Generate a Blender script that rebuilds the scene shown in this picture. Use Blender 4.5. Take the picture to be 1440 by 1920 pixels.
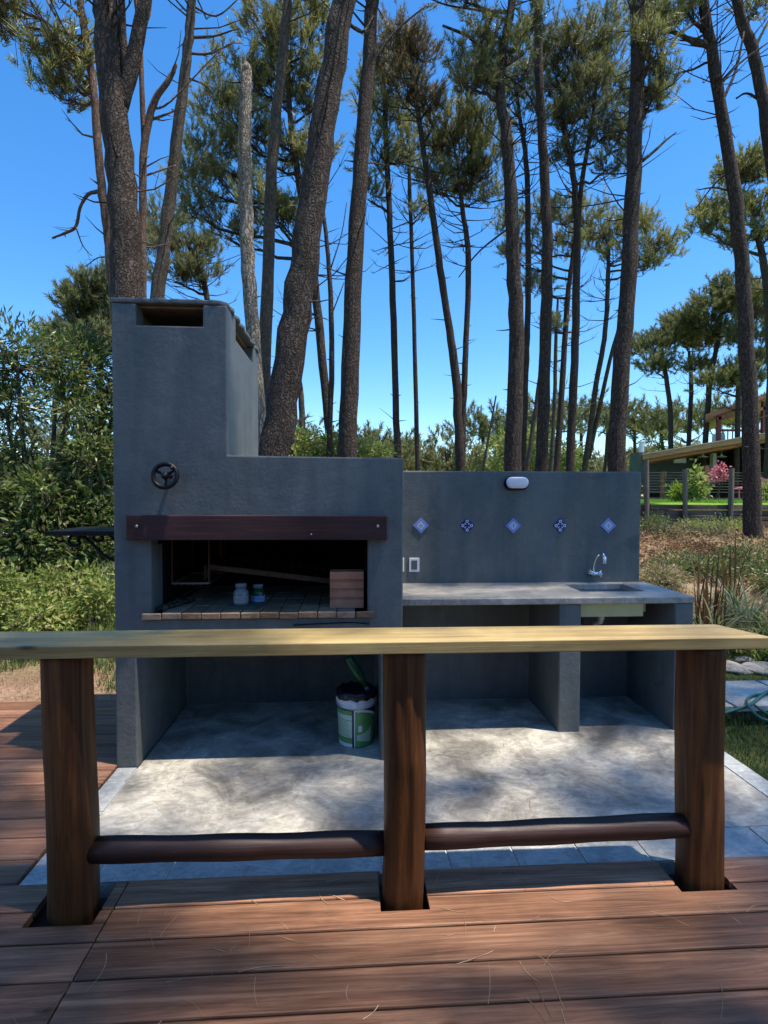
import bpy, bmesh, math, random
import numpy as np
from mathutils import Vector, Matrix

# ------------------------------------------------------------------ camera, world, sun, exposure
for o in list(bpy.data.objects): bpy.data.objects.remove(o)
S = bpy.context.scene
C = S.collection
FPX = 1030.0; CAMH = 1.6
PITCH, YAW, ROLL = math.radians(1.77), math.radians(3.6), math.radians(.22)
_cy, _sy, _cp, _sp = math.cos(YAW), math.sin(YAW), math.cos(PITCH), math.sin(PITCH)
_f = np.array([_sy*_cp, _cy*_cp, -_sp]); _r0 = np.array([_cy, -_sy, 0.]); _u0 = np.cross(_r0, _f)
_r = math.cos(ROLL)*_r0 + math.sin(ROLL)*_u0; _u = -math.sin(ROLL)*_r0 + math.cos(ROLL)*_u0
cam = bpy.data.cameras.new('camera'); cam.sensor_fit = 'HORIZONTAL'; cam.sensor_width = 36
cam.lens = 36*FPX/1440; cam.clip_start = .05; cam.clip_end = 3000
co = bpy.data.objects.new('camera', cam); C.objects.link(co)
co.matrix_world = Matrix(((_r[0], _u[0], -_f[0], 0), (_r[1], _u[1], -_f[1], 0), (_r[2], _u[2], -_f[2], CAMH), (0, 0, 0, 1)))
S.camera = co
S.render.resolution_x, S.render.resolution_y = 768, 1024

TO_SUN = Vector((.30, -.115, 1)).normalized()
W = bpy.data.worlds.new('World'); S.world = W; W.use_nodes = True
wn = W.node_tree.nodes; wl = W.node_tree.links
sky = wn.new('ShaderNodeTexSky'); sky.sky_type = 'NISHITA'; sky.sun_disc = False
sky.sun_elevation = math.asin(TO_SUN.z); sky.sun_rotation = math.atan2(TO_SUN.x, TO_SUN.y)
sky.air_density = 1.0; sky.dust_density = .3; sky.ozone_density = 5.0
hsv = wn.new('ShaderNodeHueSaturation'); hsv.inputs['Saturation'].default_value = 1.27
wl.new(sky.outputs[0], hsv.inputs['Color']); wl.new(hsv.outputs[0], wn['Background'].inputs[0]); wn['Background'].inputs[1].default_value = .15
sl = bpy.data.lights.new('sun', 'SUN'); sl.energy = 4.6; sl.angle = math.radians(.75); sl.color = (1, .92, .79)
so = bpy.data.objects.new('sun', sl); C.objects.link(so); so.rotation_euler = TO_SUN.to_track_quat('Z', 'Y').to_euler(); so.location = (4, -4, 20)
S.view_settings.view_transform = 'Standard'; S.view_settings.look = 'None'
S.view_settings.exposure = .82; S.view_settings.gamma = 1; S.view_settings.use_curve_mapping = False

# pixel -> world (a pixel only gives a direction; the distance comes from the second argument)
def ray(x, y): return (x-720)/FPX*_r - (y-960)/FPX*_u + _f
def ony(x, y, Y): d = ray(x, y); p = d*Y/d[1]; p[2] += CAMH; return p
def onz(x, y, z=0): d = ray(x, y); p = d*(z-CAMH)/d[2]; p[2] += CAMH; return p

rng = np.random.default_rng(7)
random.seed(7)

# ------------------------------------------------------------------ materials
MATS = {}
def nm(name):
    m = bpy.data.materials.new(name); m.use_nodes = True; MATS[name] = m
    return m, m.node_tree.nodes, m.node_tree.links, m.node_tree.nodes['Principled BSDF']
def node(ns, t, **kw):
    n = ns.new(t)
    for k, v in kw.items(): setattr(n, k, v)
    return n
def ramp(ns, stops):
    n = ns.new('ShaderNodeValToRGB'); e = n.color_ramp.elements
    e[0].position, e[0].color = stops[0][0], (*stops[0][1], 1)
    e[1].position, e[1].color = stops[-1][0], (*stops[-1][1], 1)
    for p, c in stops[1:-1]:
        x = e.new(p); x.color = (*c, 1)
    return n
def noise(ns, ls, co, scale, detail=6, rough=.6, dist=0, vec=None):
    n = ns.new('ShaderNodeTexNoise'); n.inputs['Scale'].default_value = scale; n.inputs['Detail'].default_value = detail
    n.inputs['Roughness'].default_value = rough; n.inputs['Distortion'].default_value = dist
    if vec is not None:
        mp = ns.new('ShaderNodeMapping'); mp.inputs['Scale'].default_value = vec; ls.new(co, mp.inputs[0]); co = mp.outputs[0]
    ls.new(co, n.inputs['Vector']); return n
def mixc(ns, ls, fac, a, b, mode='MIX'):
    n = ns.new('ShaderNodeMix'); n.data_type = 'RGBA'; n.blend_type = mode
    if isinstance(fac, (int, float)): n.inputs[0].default_value = fac
    else: ls.new(fac, n.inputs[0])
    for i, v in ((6, a), (7, b)):
        if isinstance(v, tuple): n.inputs[i].default_value = (*v, 1)
        else: ls.new(v, n.inputs[i])
    return n.outputs[2]
def bump(ns, ls, h, bs, strength, dist):
    b = ns.new('ShaderNodeBump'); b.inputs['Strength'].default_value = strength; b.inputs['Distance'].default_value = dist
    ls.new(h, b.inputs['Height']); ls.new(b.outputs[0], bs.inputs['Normal']); return b
def geo(ns): return ns.new('ShaderNodeNewGeometry').outputs['Position']
def objco(ns): return ns.new('ShaderNodeTexCoord').outputs['Object']

def m_simple(name, col, rough=.6, metal=0, var=.25, scale=12, bmp=.0, bscale=60, spec=.5):
    m, ns, ls, b = nm(name); co = geo(ns)
    n = noise(ns, ls, co, scale)
    r = ramp(ns, [(.25, tuple(c*(1-var) for c in col)), (.75, tuple(min(1, c*(1+var)) for c in col))])
    ls.new(n.outputs[0], r.inputs[0]); ls.new(r.outputs[0], b.inputs['Base Color'])
    b.inputs['Roughness'].default_value = rough; b.inputs['Metallic'].default_value = metal
    b.inputs['Specular IOR Level'].default_value = spec
    if bmp:
        n2 = noise(ns, ls, co, bscale); bump(ns, ls, n2.outputs[0], b, bmp, .01)
    return m

def m_paint(name, c1, c2):
    m, ns, ls, b = nm(name); co = geo(ns)
    big = noise(ns, ls, co, 1.3, 4, .6, .4); fine = noise(ns, ls, co, 9, 8, .7)
    r = ramp(ns, [(.3, c1), (.7, c2)]); ls.new(big.outputs[0], r.inputs[0])
    r2 = ramp(ns, [(.3, (.86, .86, .86)), (.7, (1.1, 1.1, 1.08))]); ls.new(fine.outputs[0], r2.inputs[0])
    col = mixc(ns, ls, 1.0, r.outputs[0], r2.outputs[0], 'MULTIPLY')
    # pale lime blooms and dark damp stains
    st = noise(ns, ls, co, 3.1, 5, .75, 1.2); rs = ramp(ns, [(.62, (0, 0, 0)), (.74, (1, 1, 1))]); ls.new(st.outputs[0], rs.inputs[0])
    mul = ns.new('ShaderNodeMath'); mul.operation = 'MULTIPLY'; mul.inputs[1].default_value = .32; ls.new(rs.outputs[0], mul.inputs[0])
    col = mixc(ns, ls, mul.outputs[0], col, (.17, .19, .20))
    st2 = noise(ns, ls, co, 4.3, 3, .5, .6, (1, 1, 1.0)); rs2 = ramp(ns, [(.66, (0, 0, 0)), (.72, (1, 1, 1))]); ls.new(st2.outputs[0], rs2.inputs[0])
    mul2 = ns.new('ShaderNodeMath'); mul2.operation = 'MULTIPLY'; mul2.inputs[1].default_value = .45; ls.new(rs2.outputs[0], mul2.inputs[0])
    col = mixc(ns, ls, mul2.outputs[0], col, (.045, .055, .065))
    sk = noise(ns, ls, co, 3.0, 5, .6, .5, (3.2, 3.2, .35)); rk = ramp(ns, [(.35, (.88, .88, .88)), (.65, (1.13, 1.12, 1.10))]); ls.new(sk.outputs[0], rk.inputs[0])
    col = mixc(ns, ls, 1.0, col, rk.outputs[0], 'MULTIPLY')
    tw = noise(ns, ls, co, 2.2, 3, .5, 2.5, (1, 1, 2.4)); rt = ramp(ns, [(.485, (0, 0, 0)), (.50, (1, 1, 1)), (.515, (0, 0, 0))]); ls.new(tw.outputs[0], rt.inputs[0])
    mt_ = ns.new('ShaderNodeMath'); mt_.operation = 'MULTIPLY'; mt_.inputs[1].default_value = .14; ls.new(rt.outputs[0], mt_.inputs[0])
    col = mixc(ns, ls, mt_.outputs[0], col, (.22, .23, .225))
    ls.new(col, b.inputs['Base Color']); b.inputs['Roughness'].default_value = .55
    b.inputs['Specular IOR Level'].default_value = .35
    g = noise(ns, ls, co, 55, 6, .65); g2 = noise(ns, ls, co, 6, 3, .5)
    ad = ns.new('ShaderNodeMath'); ad.operation = 'MULTIPLY_ADD'; ad.inputs[1].default_value = 2.2
    ls.new(g2.outputs[0], ad.inputs[0]); ls.new(g.outputs[0], ad.inputs[2])
    bump(ns, ls, ad.outputs[0], b, .28, .010)
    return m

def m_concrete(name, dark, light, rough, sc, contrast=(.32, .68), bs=.25):
    m, ns, ls, b = nm(name); co = geo(ns)
    a = noise(ns, ls, co, sc, 8, .68, .9); c = noise(ns, ls, co, sc*4.5, 9, .75, 1.5, (1, 1.6, 1))
    r = ramp(ns, [(contrast[0], dark), (contrast[1], light)]); ls.new(a.outputs[0], r.inputs[0])
    r2 = ramp(ns, [(.38, (.72, .72, .73)), (.52, (1, 1, 1)), (.66, (1.35, 1.34, 1.3))]); ls.new(c.outputs[0], r2.inputs[0])
    col = mixc(ns, ls, 1.0, r.outputs[0], r2.outputs[0], 'MULTIPLY')
    sp = noise(ns, ls, co, 90, 3, .5); rp = ramp(ns, [(.70, (1, 1, 1)), (.76, (.55, .52, .5))]); ls.new(sp.outputs[0], rp.inputs[0])
    col = mixc(ns, ls, 1.0, col, rp.outputs[0], 'MULTIPLY')
    ls.new(col, b.inputs['Base Color'])
    rr = ramp(ns, [(.3, (rough-.12,)*3), (.7, (rough+.12,)*3)]); ls.new(c.outputs[0], rr.inputs[0]); ls.new(rr.outputs[0], b.inputs['Roughness'])
    bump(ns, ls, c.outputs[0], b, bs, .006)
    return m

def m_wood(name, c1, c2, c3, rough=.5, vec=(1, 14, 14), sc=2.2, bs=.3, knots=True, rand=.35, spec=.5):
    """grain runs along the axis whose mapping scale is small; object coordinates, shifted per object"""
    m, ns, ls, b = nm(name)
    oi = ns.new('ShaderNodeObjectInfo'); co = geo(ns)
    off = ns.new('ShaderNodeVectorMath'); off.operation = 'MULTIPLY_ADD'; off.inputs[1].default_value = (9, 7, 5)
    ls.new(oi.outputs['Random'], off.inputs[0]); ls.new(co, off.inputs[2]); co = off.outputs[0]
    g = noise(ns, ls, co, sc, 7, .7, 1.1, vec)
    fine = noise(ns, ls, co, sc*5, 5, .7, .3, tuple(v if v > 2 else v*.5 for v in vec))
    r = ramp(ns, [(.28, c1), (.5, c2), (.74, c3)]); ls.new(g.outputs[0], r.inputs[0])
    rf = ramp(ns, [(.3, (.72, .70, .68)), (.65, (1.12, 1.12, 1.12))]); ls.new(fine.outputs[0], rf.inputs[0])
    col = mixc(ns, ls, 1.0, r.outputs[0], rf.outputs[0], 'MULTIPLY')
    if knots:
        v = ns.new('ShaderNodeTexVoronoi'); v.inputs['Scale'].default_value = 2.6
        mp = ns.new('ShaderNodeMapping'); mp.inputs['Scale'].default_value = tuple(.8 if s <= 2 else 2.2 for s in vec); ls.new(co, mp.inputs[0]); ls.new(mp.outputs[0], v.inputs['Vector'])
        rk = ramp(ns, [(.03, (.25, .2, .18)), (.10, (1, 1, 1))]); ls.new(v.outputs['Distance'], rk.inputs[0])
        col = mixc(ns, ls, 1.0, col, rk.outputs[0], 'MULTIPLY')
    wear = noise(ns, ls, co, 1.7, 5, .6, .6); rw = ramp(ns, [(.35, (.78, .77, .76)), (.65, (1.18, 1.17, 1.16))]); ls.new(wear.outputs[0], rw.inputs[0])
    col = mixc(ns, ls, 1.0, col, rw.outputs[0], 'MULTIPLY')
    rr = ramp(ns, [(0, (1-rand,)*3), (1, (1+rand*.7,)*3)]); ls.new(oi.outputs['Random'], rr.inputs[0])
    col = mixc(ns, ls, 1.0, col, rr.outputs[0], 'MULTIPLY')
    ls.new(col, b.inputs['Base Color'])
    r3 = ramp(ns, [(.3, (rough-.1,)*3), (.7, (min(1, rough+.2),)*3)]); ls.new(wear.outputs[0], r3.inputs[0]); ls.new(r3.outputs[0], b.inputs['Roughness'])
    b.inputs['Specular IOR Level'].default_value = spec
    ad = ns.new('ShaderNodeMath'); ad.operation = 'ADD'; ls.new(g.outputs[0], ad.inputs[0]); ls.new(fine.outputs[0], ad.inputs[1])
    bump(ns, ls, ad.outputs[0], b, bs, .004)
    return m

def m_bark(name, c1, c2, c3, plate=7, depth=.02, lich=.0):
    m, ns, ls, b = nm(name); co = geo(ns)
    nz = noise(ns, ls, co, 3, 4, .6)
    mp = ns.new('ShaderNodeMapping'); mp.inputs['Scale'].default_value = (1, 1, .12); ls.new(co, mp.inputs[0])
    wv = ns.new('ShaderNodeVectorMath'); wv.operation = 'MULTIPLY_ADD'; wv.inputs[1].default_value = (.30, .30, .30)
    ls.new(nz.outputs['Color'], wv.inputs[0]); ls.new(mp.outputs[0], wv.inputs[2])
    v = ns.new('ShaderNodeTexVoronoi'); v.feature = 'DISTANCE_TO_EDGE'; v.inputs['Scale'].default_value = plate*3.1; ls.new(wv.outputs[0], v.inputs['Vector'])
    n = noise(ns, ls, co, 22, 7, .7, .2, (1, 1, .35))
    r = ramp(ns, [(.0, c1), (.12, c2), (.45, c3)]); ls.new(v.outputs[0], r.inputs[0])
    rf = ramp(ns, [(.3, (.6, .58, .56)), (.7, (1.3, 1.28, 1.25))]); ls.new(n.outputs[0], rf.inputs[0])
    col = mixc(ns, ls, 1.0, r.outputs[0], rf.outputs[0], 'MULTIPLY')
    if lich:
        l = noise(ns, ls, co, 5, 6, .7, .5); rl = ramp(ns, [(.56, (0, 0, 0)), (.66, (1, 1, 1))]); ls.new(l.outputs[0], rl.inputs[0])
        mu = ns.new('ShaderNodeMath'); mu.operation = 'MULTIPLY'; mu.inputs[1].default_value = lich; ls.new(rl.outputs[0], mu.inputs[0])
        col = mixc(ns, ls, mu.outputs[0], col, (.19, .17, .13))
    ls.new(col, b.inputs['Base Color']); b.inputs['Roughness'].default_value = .9; b.inputs['Specular IOR Level'].default_value = .15
    mu = ns.new('ShaderNodeMath'); mu.operation = 'MULTIPLY_ADD'; mu.inputs[1].default_value = .25; ls.new(n.outputs[0], mu.inputs[0])
    cl = ns.new('ShaderNodeMath'); cl.operation = 'MINIMUM'; cl.inputs[1].default_value = .25; ls.new(v.outputs[0], cl.inputs[0]); ls.new(cl.outputs[0], mu.inputs[2])
    bump(ns, ls, mu.outputs[0], b, .9, depth*3)
    return m

def m_leaf(name, cols, trans=.35, rough=.5, spec=.3):
    m, ns, ls, b = nm(name)
    g = ns.new('ShaderNodeNewGeometry')
    k = len(cols); r = ramp(ns, [(i/(k-1), c) for i, c in enumerate(cols)]); ls.new(g.outputs['Random Per Island'], r.inputs[0])
    n = noise(ns, ls, g.outputs['Position'], .9, 3, .5); rn = ramp(ns, [(.3, (.7, .74, .7)), (.7, (1.25, 1.2, 1.15))]); ls.new(n.outputs[0], rn.inputs[0])
    col = mixc(ns, ls, 1.0, r.outputs[0], rn.outputs[0], 'MULTIPLY')
    ls.new(col, b.inputs['Base Color']); b.inputs['Roughness'].default_value = rough; b.inputs['Specular IOR Level'].default_value = spec
    t = ns.new('ShaderNodeBsdfTranslucent'); ls.new(col, t.inputs[0])
    mx = ns.new('ShaderNodeMixShader'); mx.inputs[0].default_value = trans
    ls.new(b.outputs[0], mx.inputs[1]); ls.new(t.outputs[0], mx.inputs[2]); ls.new(mx.outputs[0], ns['Material Output'].inputs[0])
    return m

m_paint('paint', (.096, .107, .108), (.130, .140, .138))
m_concrete('floor_concrete', (.17, .158, .138), (.50, .465, .40), .5, 2.3, (.36, .64))
m_concrete('counter_concrete', (.20, .19, .175), (.37, .35, .315), .38, 2.6, bs=.12)
m_concrete('slate', (.30, .31, .30), (.44, .445, .425), .5, 3.5, bs=.2)
m_concrete('grout', (.5, .49, .46), (.68, .66, .62), .8, 8)
m_concrete('paver', (.38, .34, .29), (.6, .55, .47), .8, 3)
m_concrete('rock', (.13, .12, .11), (.34, .32, .29), .9, 7, bs=1.0)
m_wood('deck_wood', (.085, .035, .020), (.25, .118, .066), (.45, .25, .15), .5, (.8, 18, 18), 1.5, .5, True, .38, .35)
m_wood('post_wood', (.022, .007, .002), (.11, .038, .010), (.23, .088, .025), .55, (12, 12, .7), 1.5, .4, True, .25, .3)
m_wood('rail_wood', (.012, .004, .003), (.034, .012, .008), (.062, .023, .014), .5, (.8, 12, 12), 1.5, .3, False, .2)
m_wood('bar_wood', (.23, .155, .055), (.37, .265, .105), (.50, .375, .17), .42, (.55, 12, 12), 1.4, .2, True, .05)
m_wood('lintel_wood', (.018, .005, .005), (.042, .011, .011), (.07, .02, .018), .45, (.9, 14, 14), 1.6, .3, True, .1)
m_wood('grey_timber', (.06, .048, .038), (.13, .105, .082), (.21, .175, .14), .8, (.6, 10, 10), 1.2, .6, True, .3, .2)
m_wood('grey_post', (.09, .075, .06), (.17, .145, .12), (.24, .21, .175), .8, (10, 10, .6), 1.2, .6, False, .2, .2)
m_wood('house_wood', (.20, .065, .028), (.34, .125, .055), (.45, .19, .09), .5, (.5, 6, 6), 1, .2, False, .15)
m_wood('house_fascia', (.26, .11, .055), (.40, .185, .095), (.48, .25, .14), .6, (.5, 6, 6), 1, .2, False, .1)
m_bark('bark_dark', (.036, .027, .022), (.070, .053, .044), (.125, .098, .083))
m_bark('bark_grey', (.055, .044, .036), (.10, .083, .068), (.16, .135, .11), 9, .008, .35)
m_bark('bark_red', (.08, .046, .035), (.14, .09, .07), (.23, .16, .13), 10, .006, .3)
m_bark('bark_dead', (.10, .08, .06), (.26, .225, .185), (.40, .36, .31), 6, .02)
m_leaf('needle_green', [(.12, .14, .04), (.21, .225, .07), (.31, .31, .11), (.41, .39, .17)], .45, .45, .5)
m_leaf('needle_dark', [(.09, .115, .04), (.16, .18, .064), (.25, .255, .105), (.34, .33, .155)], .45, .45, .5)
m_leaf('needle_far', [(.13, .15, .06), (.205, .22, .095), (.29, .285, .14)], .42)
m_leaf('needle_brown', [(.17, .11, .065), (.16, .15, .06), (.26, .18, .11), (.18, .18, .08)], .42)
m_leaf('leaf_dark', [(.04, .07, .018), (.075, .125, .03), (.125, .19, .045), (.13, .11, .06), (.24, .30, .09)], .5, .36, .55)
m_leaf('leaf_light', [(.12, .20, .035), (.23, .31, .065), (.34, .38, .12), (.38, .34, .15)], .45, .5)
m_leaf('leaf_yellow', [(.16, .24, .03), (.26, .34, .05)], .45)
m_leaf('petal_pink', [(.45, .10, .16), (.6, .22, .28)], .35)
m_leaf('grass_green', [(.045, .085, .018), (.08, .13, .028), (.14, .17, .05)], .35)
m_leaf('grass_lawn', [(.10, .22, .02), (.16, .30, .03)], .4)
m_leaf('grass_dry', [(.20, .16, .08), (.34, .27, .15), (.12, .14, .04), (.48, .41, .27)], .35)
m_leaf('litter', [(.12, .066, .036), (.22, .13, .07), (.34, .22, .13), (.08, .05, .03)], .15, .8, .1)
m_leaf('blade_grey', [(.13, .16, .07), (.22, .24, .12), (.36, .34, .22), (.10, .15, .04)], .35)
m_leaf('blade_brown', [(.07, .03, .014), (.14, .06, .025), (.2, .1, .045)], .25)
m_leaf('fallen_needle', [(.30, .22, .13), (.45, .35, .22), (.2, .13, .07)], .1, .7)
m_simple('black_metal', (.005, .005, .007), .45, .0, .2, 20, .1, 60, .25)
m_simple('soot', (.008, .0075, .007), .95, 0, .4, 6, .4, 30, .1)
m_simple('rust', (.10, .045, .022), .8, .2, .4, 25, .3)
m_simple('dull_steel', (.28, .26, .22), .45, .8, .25, 30)
m_simple('chrome', (.75, .76, .78), .12, 1, .03, 5)
m_simple('steel', (.52, .53, .53), .33, .9, .08, 6)
m_simple('basin_steel', (.48, .47, .28), .45, .55, .12, 6)
m_simple('white_plastic', (.75, .75, .74), .35, 0, .04, 6)
m_simple('lamp_glass', (.72, .69, .74), .25, 0, .04, 6)
m_simple('grey_plastic', (.10, .105, .11), .4, 0, .05, 6)
def m_brick():
    m, ns, ls, b = nm('brick'); co = geo(ns); oi = ns.new('ShaderNodeObjectInfo')
    r = ramp(ns, [(0, (.20, .12, .075)), (.4, (.30, .20, .13)), (.7, (.36, .215, .135)), (1, (.27, .215, .16))]); ls.new(oi.outputs['Random'], r.inputs[0])
    n = noise(ns, ls, co, 14, 8, .75, .8); rn = ramp(ns, [(.3, (.45, .44, .43)), (.7, (1.25, 1.22, 1.2))]); ls.new(n.outputs[0], rn.inputs[0])
    ls.new(mixc(ns, ls, 1.0, r.outputs[0], rn.outputs[0], 'MULTIPLY'), b.inputs['Base Color']); b.inputs['Roughness'].default_value = .9; b.inputs['Specular IOR Level'].default_value = .2
    n2 = noise(ns, ls, co, 45); bump(ns, ls, n2.outputs[0], b, .6, .008)
m_brick()
m_simple('terracotta', (.50, .21, .12), .8, 0, .25, 14, .3, 60, .2)
m_simple('cap_board', (.20, .13, .075), .85, 0, .3, 12, .4)
m_simple('tile_blue', (.20, .27, .58), .15, 0, .06, 30)
m_simple('tile_navy', (.018, .024, .15), .15, 0, .1, 30)
m_simple('tile_white', (.58, .62, .78), .15, 0, .04, 30)
m_simple('bucket_white', (.66, .67, .70), .4, 0, .05, 10)
m_simple('bucket_navy', (.018, .022, .085), .4, 0, .1, 10)
m_simple('bucket_green', (.10, .30, .09), .4, 0, .2, 10)
m_simple('bucket_pale', (.42, .55, .45), .4, 0, .1, 10)
m_simple('bag_black', (.006, .007, .014), .35, 0, .2, 10, .4, 20)
m_simple('bottle_green', (.012, .07, .025), .25, 0, .1, 10)
m_simple('hose_green', (.02, .12, .085), .4, 0, .15, 20)
m_simple('jar_plastic', (.17, .18, .19), .25, 0, .1, 30)
m_simple('jar_pale', (.24, .25, .26), .4, 0, .3, 40)
m_simple('jar_label', (.20, .28, .50), .5, 0, .3, 60)
m_simple('stone_dark', (.05, .055, .045), .8, 0, .3, 20, .4)
m_simple('dark_soil', (.022, .016, .012), .95, 0, .4, 8, .5)
m_simple('house_dark', (.018, .012, .011), .8, 0, .2, 2)
m_simple('house_green', (.045, .06, .058), .7, 0, .15, 3)
m_simple('house_white', (.62, .62, .60), .6, 0, .08, 3)
m_simple('house_red', (.16, .035, .03), .6, 0, .2, 3)
m_simple('roof_metal', (.30, .25, .20), .6, 0, .15, 2)

def m_ground():
    m, ns, ls, b = nm('ground'); co = geo(ns)
    at = ns.new('ShaderNodeAttribute'); at.attribute_name = 'zone'
    a = noise(ns, ls, co, 1.1, 8, .7, .5); f = noise(ns, ls, co, 26, 6, .7)
    dirt = ramp(ns, [(.3, (.16, .095, .06)), (.55, (.30, .19, .125)), (.75, (.40, .27, .185))]); ls.new(a.outputs[0], dirt.inputs[0])
    gr = ramp(ns, [(.3, (.05, .065, .022)), (.7, (.12, .13, .045))]); ls.new(a.outputs[0], gr.inputs[0])
    lawn = ramp(ns, [(.3, (.12, .25, .025)), (.7, (.19, .34, .04))]); ls.new(a.outputs[0], lawn.inputs[0])
    sp = ns.new('ShaderNodeSeparateColor'); ls.new(at.outputs['Color'], sp.inputs[0])
    col = mixc(ns, ls, sp.outputs[0], gr.outputs[0], dirt.outputs[0]); col = mixc(ns, ls, sp.outputs[1], col, lawn.outputs[0])
    rf = ramp(ns, [(.3, (.6, .6, .6)), (.7, (1.3, 1.3, 1.3))]); ls.new(f.outputs[0], rf.inputs[0])
    col = mixc(ns, ls, 1.0, col, rf.outputs[0], 'MULTIPLY')
    ls.new(col, b.inputs['Base Color']); b.inputs['Roughness'].default_value = .95; b.inputs['Specular IOR Level'].default_value = .1
    bump(ns, ls, f.outputs[0], b, .8, .03)
m_ground()

# ------------------------------------------------------------------ mesh building
WO = {}                                                     # world origin of each object
class MB:
    def __init__(s): s.v = []; s.f = []
    def add(s, vs, fs):
        n = len(s.v); s.v += [tuple(map(float, p)) for p in vs]; s.f += [tuple(i+n for i in f) for f in fs]; return s
    def box(s, x0, x1, y0, y1, z0, z1):
        return s.add([(x0,y0,z0),(x1,y0,z0),(x1,y1,z0),(x0,y1,z0),(x0,y0,z1),(x1,y0,z1),(x1,y1,z1),(x0,y1,z1)],
                     [(0,3,2,1),(4,5,6,7),(0,1,5,4),(1,2,6,5),(2,3,7,6),(3,0,4,7)])
    def bar(s, a, b, w, h, up=(0, 0, 1)):
        a, b = Vector(a), Vector(b); d = (b-a).normalized(); sd = d.cross(Vector(up)).normalized()*w/2; u = sd.cross(d).normalized()*h/2
        vs = [p+q for p in (a, b) for q in (-sd-u, sd-u, sd+u, -sd+u)]
        return s.add(vs, [(0,1,2,3),(7,6,5,4),(0,4,5,1),(1,5,6,2),(2,6,7,3),(3,7,4,0)])
    def tube(s, pts, rad, n=8, cap=True, jit=0, rnd=None):
        P = [Vector(p) for p in pts]; k = len(P); R = rad if hasattr(rad, '__len__') else [rad]*k
        t0 = (P[1]-P[0]).normalized(); ref = Vector((1, 0, 0)) if abs(t0.x) < .9 else Vector((0, 1, 0))
        nrm = (ref - t0*ref.dot(t0)).normalized(); vs = []
        for i in range(k):
            t = (P[min(i+1, k-1)]-P[max(i-1, 0)]).normalized(); nrm = (nrm - t*nrm.dot(t)).normalized(); bi = t.cross(nrm)
            for j in range(n):
                a = 2*math.pi*j/n; r = R[i]*(1+(rnd.uniform(-jit, jit) if jit else 0))
                vs.append(P[i]+(nrm*math.cos(a)+bi*math.sin(a))*r)
        fs = [(i*n+j, i*n+(j+1) % n, (i+1)*n+(j+1) % n, (i+1)*n+j) for i in range(k-1) for j in range(n)]
        if cap: fs += [tuple(range(n-1, -1, -1)), tuple(range((k-1)*n, k*n))]
        return s.add(vs, fs)
    def lathe(s, prof, c=(0, 0, 0), n=24, axis='Z', cap=True, a0=0, a1=2*math.pi):
        c = Vector(c); full = abs(a1-a0-2*math.pi) < 1e-6; m = n if full else n+1; vs = []
        for r, h in prof:
            for j in range(m):
                a = a0+(a1-a0)*j/n; x, y = r*math.cos(a), r*math.sin(a)
                vs.append(c+(Vector((x, y, h)) if axis == 'Z' else Vector((x, h, y)) if axis == 'Y' else Vector((h, x, y))))
        fs = []
        for i in range(len(prof)-1):
            for j in range(n if full else n):
                q = (j+1) % m if full else j+1
                f = (i*m+j, i*m+q, (i+1)*m+q, (i+1)*m+j); fs.append(f if axis != 'Y' else f[::-1])
        if cap and full: fs += [tuple(range(m-1, -1, -1)), tuple(range((len(prof)-1)*m, len(prof)*m))]
        return s.add(vs, fs)
    def prism(s, poly, a, b, axis='Y'):
        n = len(poly)
        def q(p, h): return (p[0], h, p[1]) if axis == 'Y' else (p[0], p[1], h) if axis == 'Z' else (h, p[0], p[1])
        return s.add([q(p, a) for p in poly]+[q(p, b) for p in poly],
                     [tuple(range(n)), tuple(range(2*n-1, n-1, -1))]+[(i, i+n, (i+1) % n+n, (i+1) % n) for i in range(n)])
    def mesh(s, name, org=(0, 0, 0)):
        me = bpy.data.meshes.new(name); me.from_pydata([(p[0]-org[0], p[1]-org[1], p[2]-org[2]) for p in s.v], [], s.f); me.update(); return me

def fix_normals(me):
    bm = bmesh.new(); bm.from_mesh(me); bmesh.ops.recalc_face_normals(bm, faces=bm.faces); bm.to_mesh(me); bm.free()
def obj(name, mb, mat, parent=None, smooth=False, bev=0, org=None, seg=2, fixn=True, kind=None, label=None):
    """one mesh object; vertices in world coordinates; children hang on their parent's origin"""
    po = WO[parent.name] if parent else (0, 0, 0)
    if org is None: org = po if parent else (0, 0, 0)
    me = mb.mesh(name, org) if isinstance(mb, MB) else mb
    if fixn and isinstance(mb, MB): fix_normals(me)
    me.materials.append(MATS[mat])
    if smooth: me.polygons.foreach_set('use_smooth', [True]*len(me.polygons))
    o = bpy.data.objects.new(name, me); C.objects.link(o)
    if parent: o.parent = parent
    o.location = tuple(org[i]-po[i] for i in range(3)); WO[o.name] = tuple(org)
    if bev:
        b = o.modifiers.new('bevel', 'BEVEL'); b.width = bev; b.segments = seg; b.limit_method = 'ANGLE'; b.angle_limit = math.radians(40); b.harden_normals = False
    if kind: o['kind'] = kind
    if label: o['label'] = label
    return o
def thing(name, label, cat, loc, group=None):
    o = bpy.data.objects.new(name, None); C.objects.link(o); o.location = loc; o.empty_display_size = .2
    WO[o.name] = tuple(loc); return tag(o, label, cat, group)
def tag(o, label, cat, group=None):
    o['label'] = label; o['category'] = cat
    if group: o['group'] = group
    return o
def fastmesh(name, V, Fc, k):
    """V (n,3), Fc (m,k) index arrays"""
    me = bpy.data.meshes.new(name); V = np.ascontiguousarray(V, np.float32); Fc = np.ascontiguousarray(Fc, np.int32)
    me.vertices.add(len(V)); me.vertices.foreach_set('co', V.ravel())
    me.loops.add(Fc.size); me.loops.foreach_set('vertex_index', Fc.ravel())
    me.polygons.add(len(Fc)); me.polygons.foreach_set('loop_start', np.arange(0, Fc.size, k, dtype=np.int32))
    me.update(calc_edges=True); return me
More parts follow.
